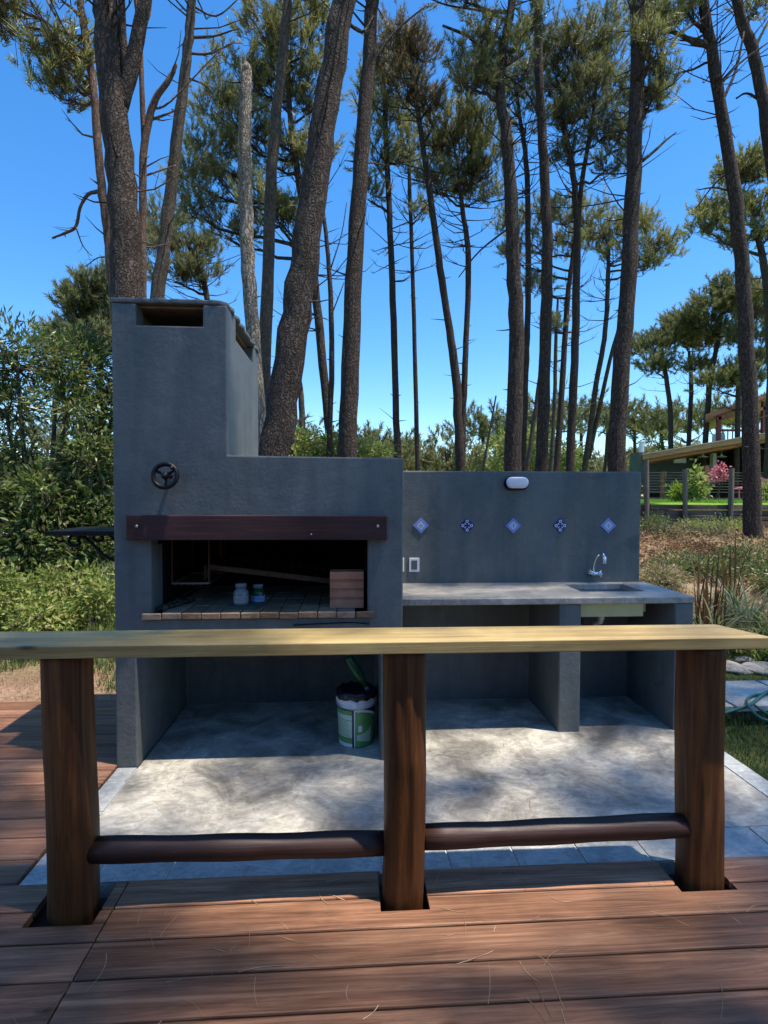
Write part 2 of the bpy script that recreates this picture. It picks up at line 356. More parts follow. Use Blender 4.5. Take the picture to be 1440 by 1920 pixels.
def rawobj(name, V, Fc, k, mat, parent=None, kind=None):
    po = WO[parent.name] if parent else (0, 0, 0)
    me = fastmesh(name, np.asarray(V)-np.array(po), Fc, k); me.materials.append(MATS[mat])
    o = bpy.data.objects.new(name, me); C.objects.link(o); WO[o.name] = po
    if parent: o.parent = parent
    if kind: o['kind'] = kind
    return o
def boolean(base, cutters, name):
    """base MB minus the cutter boxes, as a mesh"""
    bo = bpy.data.objects.new('tmp', base.mesh('tmp')); fix_normals(bo.data); C.objects.link(bo); tmp = []
    for c in cutters:
        t = bpy.data.objects.new('tmpc', c.mesh('tmpc')); fix_normals(t.data); C.objects.link(t); tmp.append(t)
        m = bo.modifiers.new('b', 'BOOLEAN'); m.object = t; m.operation = 'DIFFERENCE'; m.solver = 'EXACT'
    dg = bpy.context.evaluated_depsgraph_get(); me = bpy.data.meshes.new_from_object(bo.evaluated_get(dg)); me.name = name
    for t in tmp+[bo]:
        d = t.data; bpy.data.objects.remove(t); bpy.data.meshes.remove(d)
    return me
def bx(*a): return MB().box(*a)
def unit(v): return v/np.maximum(np.linalg.norm(v, axis=-1, keepdims=True), 1e-9)
def catmull(P, n):
    P = np.asarray(P, float); Q = np.vstack([2*P[0]-P[1], P, 2*P[-1]-P[-2]]); out = []
    for i in range(len(P)-1):
        a, b, c, d = Q[i:i+4]
        for t in np.linspace(0, 1, n, endpoint=False):
            out.append(.5*((2*b)+(-a+c)*t+(2*a-5*b+4*c-d)*t*t+(-a+3*b-3*c+d)*t**3))
    out.append(P[-1]); return np.array(out)

# ------------------------------------------------------------------ ground
def sstep(t): t = np.clip(t, 0, 1); return t*t*(3-2*t)
def gz(x, y):
    x = np.asarray(x, float); y = np.asarray(y, float)
    base = -.07 + .72*sstep((y-5.5)/9.5)*sstep((x-.5)/3+.2)
    lawn = .74*sstep((y-16.0)/.14)*sstep((x-6.5)/.4)
    mid = .35*sstep((y-7)/20)*(1-sstep((x-.5)/3+.2))
    return base + lawn + mid + .02*np.sin(x*1.7+y*.6)*np.sin(y*1.3)*sstep((y-5)/3)
xs = np.unique(np.concatenate([np.linspace(-400, -20, 14), np.linspace(-20, 30, 101), np.linspace(30, 400, 14)]))
ys = np.unique(np.concatenate([np.linspace(-400, -12, 10), np.linspace(-12, 15.6, 60), np.linspace(15.6, 16.5, 10), np.linspace(16.5, 60, 40), np.linspace(60, 700, 14)]))
XX, YY = np.meshgrid(xs, ys); ZZ = gz(XX, YY)
under = (XX > -6.2) & (XX < 3.6) & (YY < 4.2); ZZ[under] -= .12
V = np.stack([XX, YY, ZZ], -1).reshape(-1, 3); nx, ny = len(xs), len(ys)
I = np.arange(nx*ny).reshape(ny, nx); Fc = np.stack([I[:-1, :-1], I[:-1, 1:], I[1:, 1:], I[1:, :-1]], -1).reshape(-1, 4)
ground = rawobj('ground', V, Fc, 4, 'ground', kind='structure'); ground.data.polygons.foreach_set('use_smooth', [True]*len(Fc))
zone = np.zeros((len(V), 4), np.float32); zone[:, 3] = 1
x, y = V[:, 0], V[:, 1]
zone[:, 0] = np.maximum(sstep((x+9)/1)*sstep((5.9-y)/.9)*(x < -1), sstep((y-6.2)/1.5)*(x > 0)*.9)
zone[:, 1] = sstep((y-16.05)/.1)*sstep((x-6.5)/.4)*sstep((60-y)/10)
at = ground.data.attributes.new('zone', 'FLOAT_COLOR', 'POINT'); at.data.foreach_set('color', zone.ravel())

# ------------------------------------------------------------------ deck with planks
deck = obj('deck', bx(-6.0, 3.4, -3.2, 2.27, -.17, -.055), 'dark_soil', kind='structure')
obj('deck_base', bx(-6.0, -1.36, 2.274, 4.24, -.17, -.055), 'dark_soil', deck)
PITCHW = .1575; PT = .030; ZT = .012
holes = [(-1.195, -.945, 2.045, 2.29), (.122, .312, 2.048, 2.29), (1.335, 1.57, 2.082, 2.29)]
def plank_mb(x0, x1, y0, y1):
    mb = MB(); r = .006
    def prof(a, b): return [(a, ZT-PT), (b, ZT-PT), (b, ZT-r), (b-r*.35, ZT-r*.3), (b-r, ZT), (a+r, ZT), (a+r*.35, ZT-r*.3), (a, ZT-r)]
    def piece(xa, xb, ya, yb):
        if xb-xa > .01 and yb-ya > .02: mb.prism(prof(ya, yb), xa, xb, 'X')
    hs = sorted([h for h in holes if h[2] < y1 and h[3] > y0 and h[0] < x1 and h[1] > x0])
    cx = x0
    for h in hs:
        piece(cx, h[0], y0, y1)
        piece(max(h[0], x0), min(h[1], x1), y0, h[2]); piece(max(h[0], x0), min(h[1], x1), h[3], y1); cx = max(cx, h[1])
    piece(cx, x1, y0, y1); return mb
yf = 2.274; row = 0
while yf > -3.0:
    y1, y0 = yf, yf-PITCHW+.009
    jx = -.90 if row < 12 else random.uniform(-1.5, 1)          # butt joint beside the log post
    jx2 = jx + 2.95
    for a, b in ((-6.0, -3.2), (-3.196, jx-.003), (jx+.003, 3.4 if row % 2 else jx2-.003)) + (() if row % 2 else ((jx2+.003, 3.4),)):
        obj('plank', plank_mb(a, b, y0, y1), 'deck_wood', deck)
    yf -= PITCHW; row += 1
yf = 2.274+.007
while yf < 4.2:
    jx = -3.3 if row % 2 else -4.6
    for a, b in ((-6.0, jx-.003), (jx+.003, -1.356)):
        obj('plank', plank_mb(a, b, yf, yf+PITCHW-.009), 'deck_wood', deck)
    yf += PITCHW; row += 1

# ------------------------------------------------------------------ patio slab with slate border
patio = obj('patio', bx(-1.232, 2.225, 2.505, 4.60, -.15, 0), 'floor_concrete', kind='structure', bev=.004)
obj('border_bed', MB().box(-1.349, 2.355, 2.281, 2.501, -.16, -.006).box(-1.349, -1.236, 2.505, 3.252, -.16, -.006).box(2.229, 2.355, 2.505, 4.60, -.16, -.006), 'grout', patio)
def slab(x0, x1, y0, y1):
    t = obj('border_tile', bx(x0, x1, y0, y1, -.02, .0015+random.uniform(-.001, .0015)), 'slate', patio, bev=.002)
    t.rotation_euler = (random.uniform(-.002, .002), random.uniform(-.002, .002), 0)
def slabc(x0, x1, y0, y1):
    c = ((x0+x1)/2, (y0+y1)/2, 0)
    o = obj('border_tile', bx(x0, x1, y0, y1, -.02, .001), 'slate', patio, bev=.002, org=c)
    o.rotation_euler = (random.uniform(-.003, .003), random.uniform(-.002, .002), 0); o.location.z += random.uniform(-.001, .0012)
tx = -1.347
while tx < 2.34:
    x1 = min(tx+.298, 2.353); slabc(tx, x1-.009, 2.283, 2.497); tx += .298
ty = 2.507
while ty < 3.24: slabc(-1.347, -1.238, ty, min(ty+.293, 3.25)); ty += .298
ty = 2.507
while ty < 4.59: slabc(2.231, 2.353, ty, min(ty+.293, 4.60)); ty += .298

# ------------------------------------------------------------------ barbecue
bbq = thing('barbecue', 'dark slate-grey plastered masonry barbecue with tall chimney and open hearth', 'barbecue', (-.5, 3.8, 0))
BX0, BX1, BY0, BY1 = -1.36, .32, 3.26, 4.36
CHX = -.711
L = [(BX0, -.10), (BX1, -.10), (BX1, 1.82), (CHX, 1.828), (CHX, 2.692), (BX0, 2.692)]
body = boolean(MB().prism(L, BY0, BY1), [
    bx(-1.238, .19, 3.1, 4.235, -.05, .80),                      # store below
    bx(-1.149, .11, 3.1, 4.20, .872, 1.42),                       # hearth chamber
    bx(-1.25, -.82, 3.38, 4.24, 1.3, 2.9),                        # flue
    bx(-1.221, -.847, 3.1, 3.5, 2.568, 2.9),                      # front vent
    bx(-.9, -.6, 3.52, 4.16, 2.568, 2.9),                         # side vent
    ], 'body')
bm = bmesh.new(); bm.from_mesh(body)
bmesh.ops.bevel(bm, geom=[e for e in bm.edges if len(e.link_faces) == 2 and e.calc_face_angle(0) > .6 and (e.verts[0].co-e.verts[1].co).length > .05], offset=.009, segments=2, profile=.5, affect='EDGES', clamp_overlap=True)
bm.to_mesh(body); bm.free()
for v in body.vertices: v.co -= Vector(WO[bbq.name])
obj('body', body, 'paint', bbq)
# sooty lining of the hearth
lin = MB().box(-1.1485, -1.142, 3.45, 4.19, .909, 1.415).box(.103, .1095, 3.40, 4.19, .909, 1.415).box(-1.14, .10, 4.185, 4.198, .909, 1.415).box(-.80, .10, 3.40, 4.18, 1.405, 1.4185)
obj('hearth_lining', lin, 'soot', bbq)
# cap: rough mortar slab over the vents, board on its underside
cap = MB(); nseg = 22
def capedge(t): return .010*math.sin(t*37)+.007*math.sin(t*91+1)
rim = []
for i in range(nseg): t = i/nseg; rim.append((BX0-.006+(CHX-.05-BX0)*t, BY0-.006+capedge(t)*.7))
rim += [(CHX-.03, BY0+.006), (CHX-.004, BY0+.035)]
for i in range(nseg): t = i/nseg; rim.append((CHX+.006+capedge(t+2)*.8, BY0+.05+(BY1-BY0-.05)*t))
rim += [(CHX+.004, BY1), (BX0-.004, BY1)]
cap.prism(rim, 2.6935, 2.722, 'Z')
capo = obj('chimney_cap', cap, 'paint', bbq, bev=.008)
obj('cap_board', bx(-1.30, -.765, 3.30, 4.30, 2.679, 2.6915), 'cap_board', capo)
# lintel beam with two coach bolts
lint = obj('lintel', bx(-1.268, .222, 3.198, 3.262, 1.337, 1.481), 'lintel_wood', bbq, bev=.006)
for px_ in (-1.205, .165):
    obj('bolt', MB().lathe([(.010, 0), (.010, -.004), (.006, -.009), (.0, -.010)], (px_, 3.199, 1.417), 10, 'Y'), 'dull_steel', lint, smooth=True)
obj('fascia_nail', MB().lathe([(.004, 0), (.004, -.003)], (-.22, 3.199, 1.372), 8, 'Y'), 'white_plastic', lint)
# hearth floor of bricks
hb = bx(-.0525, .0525, -.105, .105, 0, .036).mesh('brick'); fix_normals(hb); hb.materials.append(MATS['brick'])
nb = 12; bw = (.150+1.200)/nb
for r_ in range(4):
    for i in range(nb):
        x_ = -1.20+bw*(i+.5) + (bw*.0)
        y_ = 3.250+.106+r_*.217 if r_ else 3.345
        if r_ == 0:
            pass
        if r_ > 0 and (x_-.05 < -1.14 or x_+.05 > .10): continue
        o = bpy.data.objects.new('brick', hb); C.objects.link(o); o.parent = bbq
        if r_ == 0 and (i == 0 or i == nb-1):                       # end bricks cut to sit on the jamb faces
            continue
        po = WO[bbq.name]; o.location = (x_-po[0], y_-po[1], .872+random.uniform(-.002, .002)-po[2])
        o.scale = (bw/.105*.965, 1.02, 1); o.rotation_euler = (random.uniform(-.006, .006), random.uniform(-.008, .008), random.uniform(-.01, .01))
        b = o.modifiers.new('bevel', 'BEVEL'); b.width = .005; b.segments = 2
for o in [o for o in bpy.data.objects if o.name.startswith('brick') and o.location.length == 0]: bpy.data.objects.remove(o)
obj('brick', bx(-1.200, -1.092, 3.236, 3.259, .871, .907), 'brick', bbq, bev=.004)
obj('brick', bx(.042, .146, 3.238, 3.259, .871, .907), 'brick', bbq, bev=.004)
# damper handwheel
whx, why, whz = -1.034, 3.16, 1.704
wheel = obj('handwheel', MB().tube([(whx+.066*math.cos(a), why+.012*math.sin(a), whz+.066*math.sin(a)) for a in np.linspace(0, 2*math.pi, 33)], .0135, 8, False), 'black_metal', bbq, smooth=True)
for a in (90, 210, 330):
    a = math.radians(a+62)
    obj('spoke', MB().tube([(whx, why+.004, whz), (whx+.034*math.cos(a), why+.014, whz+.034*math.sin(a)), (whx+.062*math.cos(a), why+.012*math.sin(a), whz+.062*math.sin(a))], [.012, .008, .008], 6), 'black_metal', wheel, smooth=True)
obj('hub', MB().lathe([(.0, -.02), (.013, -.018), (.02, -.008), (.02, .01), (.012, .016), (.012, .112)], (whx, why, whz), 14, 'Y'), 'black_metal', wheel, smooth=True)
obj('grip', MB().lathe([(.0, -.036), (.010, -.032), (.012, -.018), (.008, -.002)], (whx+.045, why, whz+.045), 10, 'Y'), 'black_metal', wheel, smooth=True)

# ------------------------------------------------------------------ low wall with azulejo tiles
WY = 4.217
bwall = thing('back_wall', 'low slate-grey plastered wall rising behind the sink counter', 'wall', (1.3, 4.28, 0))
obj('wall_panel', MB().prism([(.322, -.1), (2.306, -.1), (2.306, 1.792), (.322, 1.787)], WY, 4.345), 'paint', bwall, bev=.01)
for i, px_ in enumerate((789, 875.5, 962, 1050, 1140)):
    c = ony(px_, 985.5, WY); h = .0625; cx, cz = c[0], c[2]
    dark = i % 2 == 1
    if dark: h = .058
    def dia(s, y0, y1, ox=0, oz=0): return MB().prism([(cx+ox-s, cz+oz), (cx+ox, cz+oz-s), (cx+ox+s, cz+oz), (cx+ox, cz+oz+s)], y0, y1)
    t = obj('decorative_tile', dia(h, WY-.007, WY+.002), 'tile_navy' if dark else 'tile_blue', bwall, bev=.0015, label='navy glazed tile with white flower print' if dark else 'pale blue glazed tile with white lattice print')
    y0, y1 = WY-.0078, WY-.006
    if dark:
        p = MB()
        for k in range(4):
            a = k*math.pi/2; ux, uz = math.cos(a), math.sin(a)
            p.lathe([(.0125, -.0008), (.0125, .0)], (cx+ux*.034, WY-.0072, cz+uz*.034), 14, 'Y')
            a2 = a+math.pi/4; vx, vz = math.cos(a2), math.sin(a2)
            p.prism([(cx+vx*.008, cz+vz*.008), (cx+vx*.022-vz*.005, cz+vz*.022+vx*.005), (cx+vx*.030, cz+vz*.030), (cx+vx*.022+vz*.005, cz+vz*.022-vx*.005)], y0, y1)
        pr = obj('print', p, 'tile_white', t)
        q = MB()
        for k in range(4):
            a = k*math.pi/2; q.lathe([(.0055, -.0008), (.0055, .0)], (cx+math.cos(a)*.034, WY-.0082, cz+math.sin(a)*.034), 10, 'Y')
        obj('print', q, 'tile_navy', t)
    else:
        p = dia(.033, y0, y1)
        for k in range(4):
            for j in range(-2, 3):
                a = k*math.pi/2; e = .046; q = j*.0095
                mx, mz = e/2*(math.cos(a)+math.cos(a+math.pi/2)), e/2*(math.sin(a)+math.sin(a+math.pi/2))
                tx_, tz_ = (math.cos(a+math.pi/2)-math.cos(a))/1.414, (math.sin(a+math.pi/2)-math.sin(a))/1.414
                p.lathe([(.0027, -.0008), (.0027, 0)], (cx+mx+tx_*q, WY-.0072, cz+mz+tz_*q), 6, 'Y')
        obj('print', p, 'tile_white', t)
        q = MB()
        for dx, dz in ((0, 0), (.0125, 0), (-.0125, 0), (0, .0125), (0, -.0125)):
            q.lathe([(.0042, -.0008), (.0042, .0)], (cx+dx, WY-.0082, cz+dz), 8, 'Y')
        obj('print', q, 'tile_navy', t)
# wall lamp (bulkhead)
lc = ony(967, 905.5, WY)
def stadium(cx, cz, w, h, n=10):
    r = h/2; d = w/2-r; return [(cx+d+r*math.cos(a), cz+r*math.sin(a)) for a in np.linspace(-math.pi/2, math.pi/2, n)]+[(cx-d+r*math.cos(a), cz+r*math.sin(a)) for a in np.linspace(math.pi/2, 3*math.pi/2, n)]
lamp = thing('wall_lamp', 'white oval bulkhead lamp with dark rim near the top of the low wall', 'lamp', (lc[0], WY, lc[2]))
obj('backplate', MB().prism(stadium(lc[0], lc[2]-.003, .192, .106), WY-.03, WY+.001), 'black_metal', lamp, bev=.004)
obj('diffuser', MB().prism(stadium(lc[0], lc[2]+.002, .176, .088), WY-.062, WY-.028), 'lamp_glass', lamp, bev=.018, seg=4, smooth=True)
# sockets
for px0, px1, lb in ((767, 786, 'white switch plate with grey rocker on the low wall below the first pale tile'), (738, 757.5, 'white socket plate half hidden behind the corner of the barbecue')):
    a = ony(px0, 1046, WY); b = ony(px1, 1072, WY)
    s = thing('wall_switch' if px0 > 750 else 'wall_socket', lb, 'switch' if px0 > 750 else 'socket', ((a[0]+b[0])/2, WY, b[2]))
    obj('plate', bx(a[0], b[0], WY-.010, WY+.001, b[2], a[2]), 'white_plastic', s, bev=.003)
    obj('rocker', bx(a[0]+.017, b[0]-.017, WY-.013, WY-.009, b[2]+.018, a[2]-.018), 'grey_plastic', s, bev=.002)

# ------------------------------------------------------------------ unseen timber hut added behind the viewpoint to block frontal sky light
sky_block = thing('sky_block_hut', 'timber cabin opening onto the deck', 'house', (-1, -5, -.07))
for k in range(18):
    obj('wall_board', bx(-6.5, 4.5, -3.36+.004*(k % 2), -3.24+.004*(k % 2), -.1+k*.17, -.1+k*.17+.166), 'grey_timber', sky_block)
obj('roof', MB().prism([(-2.35, 3.0), (-7.6, 4.6), (-7.6, 4.45), (-2.35, 2.85)], -7.2, 5.2, 'X'), 'grey_timber', sky_block)
dr_ = obj('door', bx(-.5, .5, -3.25, -3.2, .02, 2.1), 'house_wood', sky_block); obj('handle', MB().tube([(.4, -3.2, 1.05), (.4, -3.15, 1.05), (.3, -3.15, 1.05)], .012, 6), 'dull_steel', dr_)
for x0 in (-4.2, 1.6): w_ = obj('window', bx(x0, x0+1.5, -3.25, -3.2, .9, 2.0), 'house_wood', sky_block); obj('pane', bx(x0+.08, x0+1.42, -3.21, -3.195, .98, 1.92), 'house_dark', w_)

# ------------------------------------------------------------------ sink counter
ctr = thing('sink_counter', 'concrete sink counter on slate-grey masonry piers against the low wall', 'counter', (1.33, 3.9, 0))
CT, CB, CY0 = .918, .873, 3.571
top = boolean(bx(.323, 2.345, CY0, WY-.001, CB, CT), [bx(1.655, 2.115, 3.80, 4.135, .8, 1)], 'countertop')
for v in top.vertices: v.co -= Vector(WO[ctr.name])
obj('countertop', top, 'counter_concrete', ctr, bev=.006)
obj('pier', bx(1.412, 1.562, 3.590, WY-.002, -.1, CB-.001), 'paint', ctr, bev=.008)
obj('pier', bx(2.212, 2.340, 3.578, WY-.002, -.1, CB-.001), 'paint', ctr, bev=.008)
bs = MB(); x0, x1, y0, y1, zb = 1.652, 2.118, 3.797, 4.138, .775
bas = MB().box(x0-.004, x1+.004, y0-.004, y0, zb, CB-.001).box(x0-.004, x1+.004, y1, y1+.004, zb, CB-.001).box(x0-.004, x0, y0, y1, zb, CB-.001).box(x1, x1+.004, y0, y1, zb, CB-.001).box(x0-.004, x1+.004, y0-.004, y1+.004, zb-.004, zb)
basin = obj('basin', bas, 'steel', ctr)
obj('drain', MB().lathe([(.0, zb+.004), (.035, zb+.004), (.042, zb+.001)], (1.88, 3.97, 0), 16), 'chrome', basin, smooth=True)
obj('waste_pipe', MB().tube([(1.88, 3.97, zb), (1.88, 3.97, .69), (1.88, 3.99, .655), (1.88, 4.05, .64), (1.88, 4.09, .60), (1.88, 4.10, .42), (1.88, 4.216, .40)], .022, 10), 'white_plastic', basin, smooth=True)
obj('basin_apron', bx(1.566, 2.02, 3.640, 3.652, .772, CB-.001), 'basin_steel', ctr, bev=.002)
# tap
fc = ony(1106, 1073, WY); fx, fz = fc[0], fc[2]
tap = thing('wall_tap', 'chrome wall tap with upturned swan spout above the sink', 'tap', (fx, WY, fz))
obj('flange', MB().lathe([(.030, .001), (.030, -.006), (.018, -.016), (.013, -.05), (.0, -.052)], (fx, WY, fz), 18, 'Y'), 'chrome', tap, smooth=True)
obj('valve_body', MB().lathe([(.0, -.012), (.015, -.01), (.017, .02), (.013, .03), (.013, .05), (.018, .052), (.018, .066), (.0, .068)], (fx, WY-.042, fz-.004), 14, 'X'), 'chrome', tap, smooth=True)
obj('handle', MB().bar((fx+.07, WY-.042, fz-.034), (fx+.07, WY-.042, fz+.026), .012, .008, (0, 1, 0)).bar((fx+.07, WY-.072, fz-.004), (fx+.07, WY-.012, fz-.004), .012, .008), 'chrome', tap, bev=.003)
sp = [(fx+.012, WY-.042, fz), (fx+.012, WY-.045, fz+.05), (fx+.020, WY-.06, fz+.11), (fx+.030, WY-.085, fz+.150), (fx+.036, WY-.115, fz+.165), (fx+.040, WY-.145, fz+.155), (fx+.042, WY-.158, fz+.125)]
obj('spout', MB().tube(catmull(sp, 5), .008, 10), 'chrome', tap, smooth=True)
obj('aerator', MB().tube([(fx+.042, WY-.157, fz+.140), (fx+.042, WY-.160, fz+.088)], .0125, 12), 'white_plastic', tap, smooth=True)

# ------------------------------------------------------------------ bar
bar = thing('wooden_bar', 'high outdoor bar of pale varnished plank on three dark log posts', 'bar', (.2, 2.15, 0))
tp = MB().prism([(-1.46, 2.050), (1.665, 2.047), (1.585, 2.272), (-1.43, 2.285)], .999, 1.046, 'Z')
obj('bar_top', tp, 'bar_wood', bar, bev=.004)
def log(cx, cy, r, z0, z1, sq, seed, n=20):
    rr = random.Random(seed); mb = MB(); vs = []; K = 26
    ph = [rr.uniform(0, 6.28) for _ in range(6)]
    for i in range(K+1):
        z = z0+(z1-z0)*i/K
        for j in range(n):
            a = 2*math.pi*j/n
            c, s = math.cos(a), math.sin(a)
            k = 1/ (abs(c)**sq+abs(s)**sq)**(1/sq)
            d = 1+.018*math.sin(2*a+ph[0]+z*1.5)+.014*math.sin(3*a+ph[1]-z*3)+.012*math.sin(z*7+ph[2]+a)+.008*math.sin(z*17+ph[3]+2*a)
            for aa, w in ((ph[4], .10), (ph[5], .08)):                   # drying cracks
                da = (a-aa-.12*math.sin(z*5)+math.pi) % (2*math.pi)-math.pi
                if abs(da) < .16: d -= .055
            vs.append((cx+r*k*d*c+.006*math.sin(z*4+ph[0]), cy+r*k*d*s, z))
    fs = [(i*n+j, i*n+(j+1) % n, (i+1)*n+(j+1) % n, (i+1)*n+j) for i in range(K) for j in range(n)]+[tuple(range(n-1, -1, -1)), tuple(range(K*n, K*n+n))]
    return mb.add(vs, fs)
obj('post', log(-1.068, 2.155, .087, -.10, .9995, 2.2, 1, 48), 'post_wood', bar, smooth=True)
obj('post', log(.218, 2.148, .083, -.10, .9995, 2.6, 2, 48), 'post_wood', bar, smooth=True)
obj('post', log(1.464, 2.178, .077, -.10, .9995, 4, 3, 48), 'post_wood', bar, smooth=True)
for (a, b) in (((172, 1594), (722, 1581)), ((795, 1569), (1290, 1547))):
    p, q = ony(*a, 2.15), ony(*b, 2.165)
    P_ = [p+(q-p)*t+np.array([0, 0, .0015*math.sin(t*5+a[0])]) for t in np.linspace(0, 1, 14)]
    obj('foot_rail', MB().tube(P_, [.047+.002*math.sin(i*1.3) for i in range(14)], 18), 'rail_wood', bar, smooth=True)

# ------------------------------------------------------------------ things in and on the barbecue
HZ = .909
hbk = thing('hollow_brick', 'square ribbed terracotta hollow brick standing on the hearth', 'brick', (-.005, 3.42, HZ))
xa, xb, za, zt = -.118, .088, HZ, HZ+.222
pr = [(3.345, za)]
for k in range(4):
    z1_ = za+(zt-za)*(k+1)/4
    if k < 3: pr += [(3.345, z1_-.009), (3.358, z1_-.006), (3.358, z1_+.006), (3.345, z1_+.009)]
    pr += []
for k in range(0): pass
pr += [(3.345, zt), (3.470, zt), (3.470, za)]
obj('clay_body', MB().prism(pr, xa, xb, 'X'), 'terracotta', hbk, bev=.0015)
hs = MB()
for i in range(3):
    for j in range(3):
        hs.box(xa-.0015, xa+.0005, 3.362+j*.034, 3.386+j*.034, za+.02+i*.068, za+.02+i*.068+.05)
obj('cell_shade', hs, 'soot', hbk)  # flat dark plates on the brick side, painted shade of the hollow cells
sup = obj('support_brick', bx(-.03, .085, 3.66, 3.90, HZ-.002, HZ+.12), 'brick', bev=.004)
tag(sup, 'soot-darkened brick behind the hollow brick, holding up the grate', 'brick')
# tilted grate
gr = thing('grill_grate', 'rusty grill grate lying tilted across the hearth', 'grate', (-.4, 3.7, HZ))
ga = ony(394, 1063, 3.56); gb = ony(632, 1096, 3.56)
ga = Vector((ga[0], 3.56, ga[2])); gb = Vector((gb[0], 3.56, max(gb[2], HZ+.128)))
dpt = Vector((0, .46, .01))
obj('front_bar', MB().bar(ga, gb, .03, .032, (0, 0, 1)), 'rust', gr, bev=.002)
obj('rear_bar', MB().bar(ga+dpt, gb+dpt, .03, .032, (0, 0, 1)), 'rust', gr)
for i in range(15):
    p = ga+(gb-ga)*((i+.5)/15)+Vector((0, 0, .022))
    obj('grate_rod', MB().bar(p, p+dpt, .022, .008), 'soot', gr)
obj('hanger_rod', MB().tube([ga+Vector((.02, .2, .0)), ga+Vector((.02, .2, .12)), (ga.x+.02, ga.y+.2, 1.4055)], .006, 6), 'rust', gr)
# ember basket
eb = thing('ember_basket', 'thin iron ember basket hanging at the left side of the hearth', 'basket', (-1.0, 3.7, 1.0))
e0, e1 = ony(323, 1094, 3.5), ony(392, 1094, 3.5); ex0, ex1, ez0 = e0[0], e1[0], e0[2]
obj('basket_frame', MB().bar((ex0, 3.5, ez0), (ex1, 3.5, ez0), .010, .010).bar((ex0, 3.95, ez0), (ex1, 3.95, ez0), .010, .010).bar((ex0, 3.5, ez0), (ex0, 3.95, ez0), .01, .01, (0, 0, 1)).bar((ex1, 3.5, ez0), (ex1, 3.95, ez0), .01, .01), 'dull_steel', eb)
for p in ((ex0, 3.5), (ex1, 3.5), (ex0, 3.95), (ex1, 3.95)): obj('hanger', MB().tube([(p[0], p[1], ez0), (p[0], p[1], 1.4205 if p[0] < -.8 else 1.406)], .005, 6), 'rust', eb)
for i in range(6):
    x_ = ex0+(ex1-ex0)*(i+.5)/6; obj('basket_rod', MB().tube([(x_, 3.495, ez0-.008), (x_, 3.955, ez0-.008)], .006, 6), 'rust', eb)
obj('side_plate', bx(ex1-.035, ex1-.03, 3.52, 3.9, ez0+.02, ez0+.11), 'rust', eb)
# slate, jars, sticks
sa = onz(418, 1143, HZ); sb = onz(470, 1143, HZ)
st_ = obj('slate_offcut', MB().prism([(sa[0], sa[1]), (sb[0]+.03, sb[1]), (sb[0]+.07, sb[1]+.17), (sa[0]+.06, sa[1]+.17)], HZ-.003, HZ+.016, 'Z'), 'stone_dark', bev=.003)
tag(st_, 'dark flat stone slab under the plastic jar on the hearth bricks', 'stone')
def jar(name, label, x_, y_, z_, s, mat, lab):
    j = thing(name, label, 'jar', (x_, y_, z_))
    obj('jar_body', MB().lathe([(.0, 0), (.040*s, 0), (.045*s, .006*s), (.045*s, .075*s), (.040*s, .088*s), (.030*s, .094*s), (.030*s, .105*s), (.0, .105*s)], (x_, y_, z_), 24), mat, j, smooth=True)
    obj('jar_label', MB().lathe([(.0455*s, .014*s), (.0455*s, .058*s)], (x_, y_, z_), 24, cap=False), lab, j, smooth=True)
    obj('lid', MB().lathe([(.034*s, .104*s), (.034*s, .126*s), (.031*s, .130*s), (.0, .130*s)], (x_, y_, z_), 20), 'jar_plastic', j, smooth=True)
jp = ony(456, 1128, sa[1]+.09)
jar('plastic_jar', 'pale plastic jar standing on the dark slab in the hearth', jp[0]-.01, sa[1]+.075, HZ+.016, 1.0, 'jar_plastic', 'jar_pale')
jar('paint_jar', 'small dark jar with blue label behind the pale jar', jp[0]+.075, sa[1]+.185, HZ-.001, .95, 'bottle_green', 'jar_label')
for i, (ax, ay, bx_, by_, r_) in enumerate(((-1.128, 3.30, -1.06, 3.62, .014), (-1.10, 3.31, -1.00, 3.60, .012))):
    o = obj('firewood_stick', MB().tube([(ax, ay, HZ+r_-.001), ((ax+bx_)/2, (ay+by_)/2, HZ+r_+.003), (bx_, by_, HZ+r_-.001)], r_, 7, jit=.12, rnd=random), 'bark_dark')
    tag(o, ('thicker' if i == 0 else 'thinner')+' charred stick lying by the left jamb of the hearth', 'stick')
pk = obj('poker', MB().tube(catmull([(-.33, 3.252, .829), (-.15, 3.25, .838), (.0, 3.25, .842), (.12, 3.252, .834)], 4), .0045, 6), 'black_metal', smooth=True)
tag(pk, 'thin black cable running along the wall just below the hearth bricks', 'cable'); pk.name = 'black_cable'

# steel shelf on scroll brackets, left flank
shf = thing('side_shelf', 'dark steel shelf on scrolled bracket fixed to the left flank of the barbecue', 'shelf', (-1.36, 3.75, 1.3))
SZ = ony(150, 996, 3.6)[2]
obj('shelf_board', bx(-1.93, -1.358, 3.60, 4.10, SZ-.03, SZ), 'black_metal', shf, bev=.003)
for yb in (3.68, 4.02):
    sc = [(-1.80, SZ-.032), (-1.82, SZ-.07), (-1.79, SZ-.10), (-1.75, SZ-.085), (-1.76, SZ-.055), (-1.72, SZ-.045), (-1.66, SZ-.10), (-1.60, SZ-.16), (-1.53, SZ-.195), (-1.47, SZ-.18), (-1.47, SZ-.145), (-1.51, SZ-.15), (-1.45, SZ-.22), (-1.358, SZ-.26)]
    obj('bracket', MB().tube(catmull([(a, yb, b) for a, b in sc], 4), .011, 8), 'black_metal', shf, smooth=True)

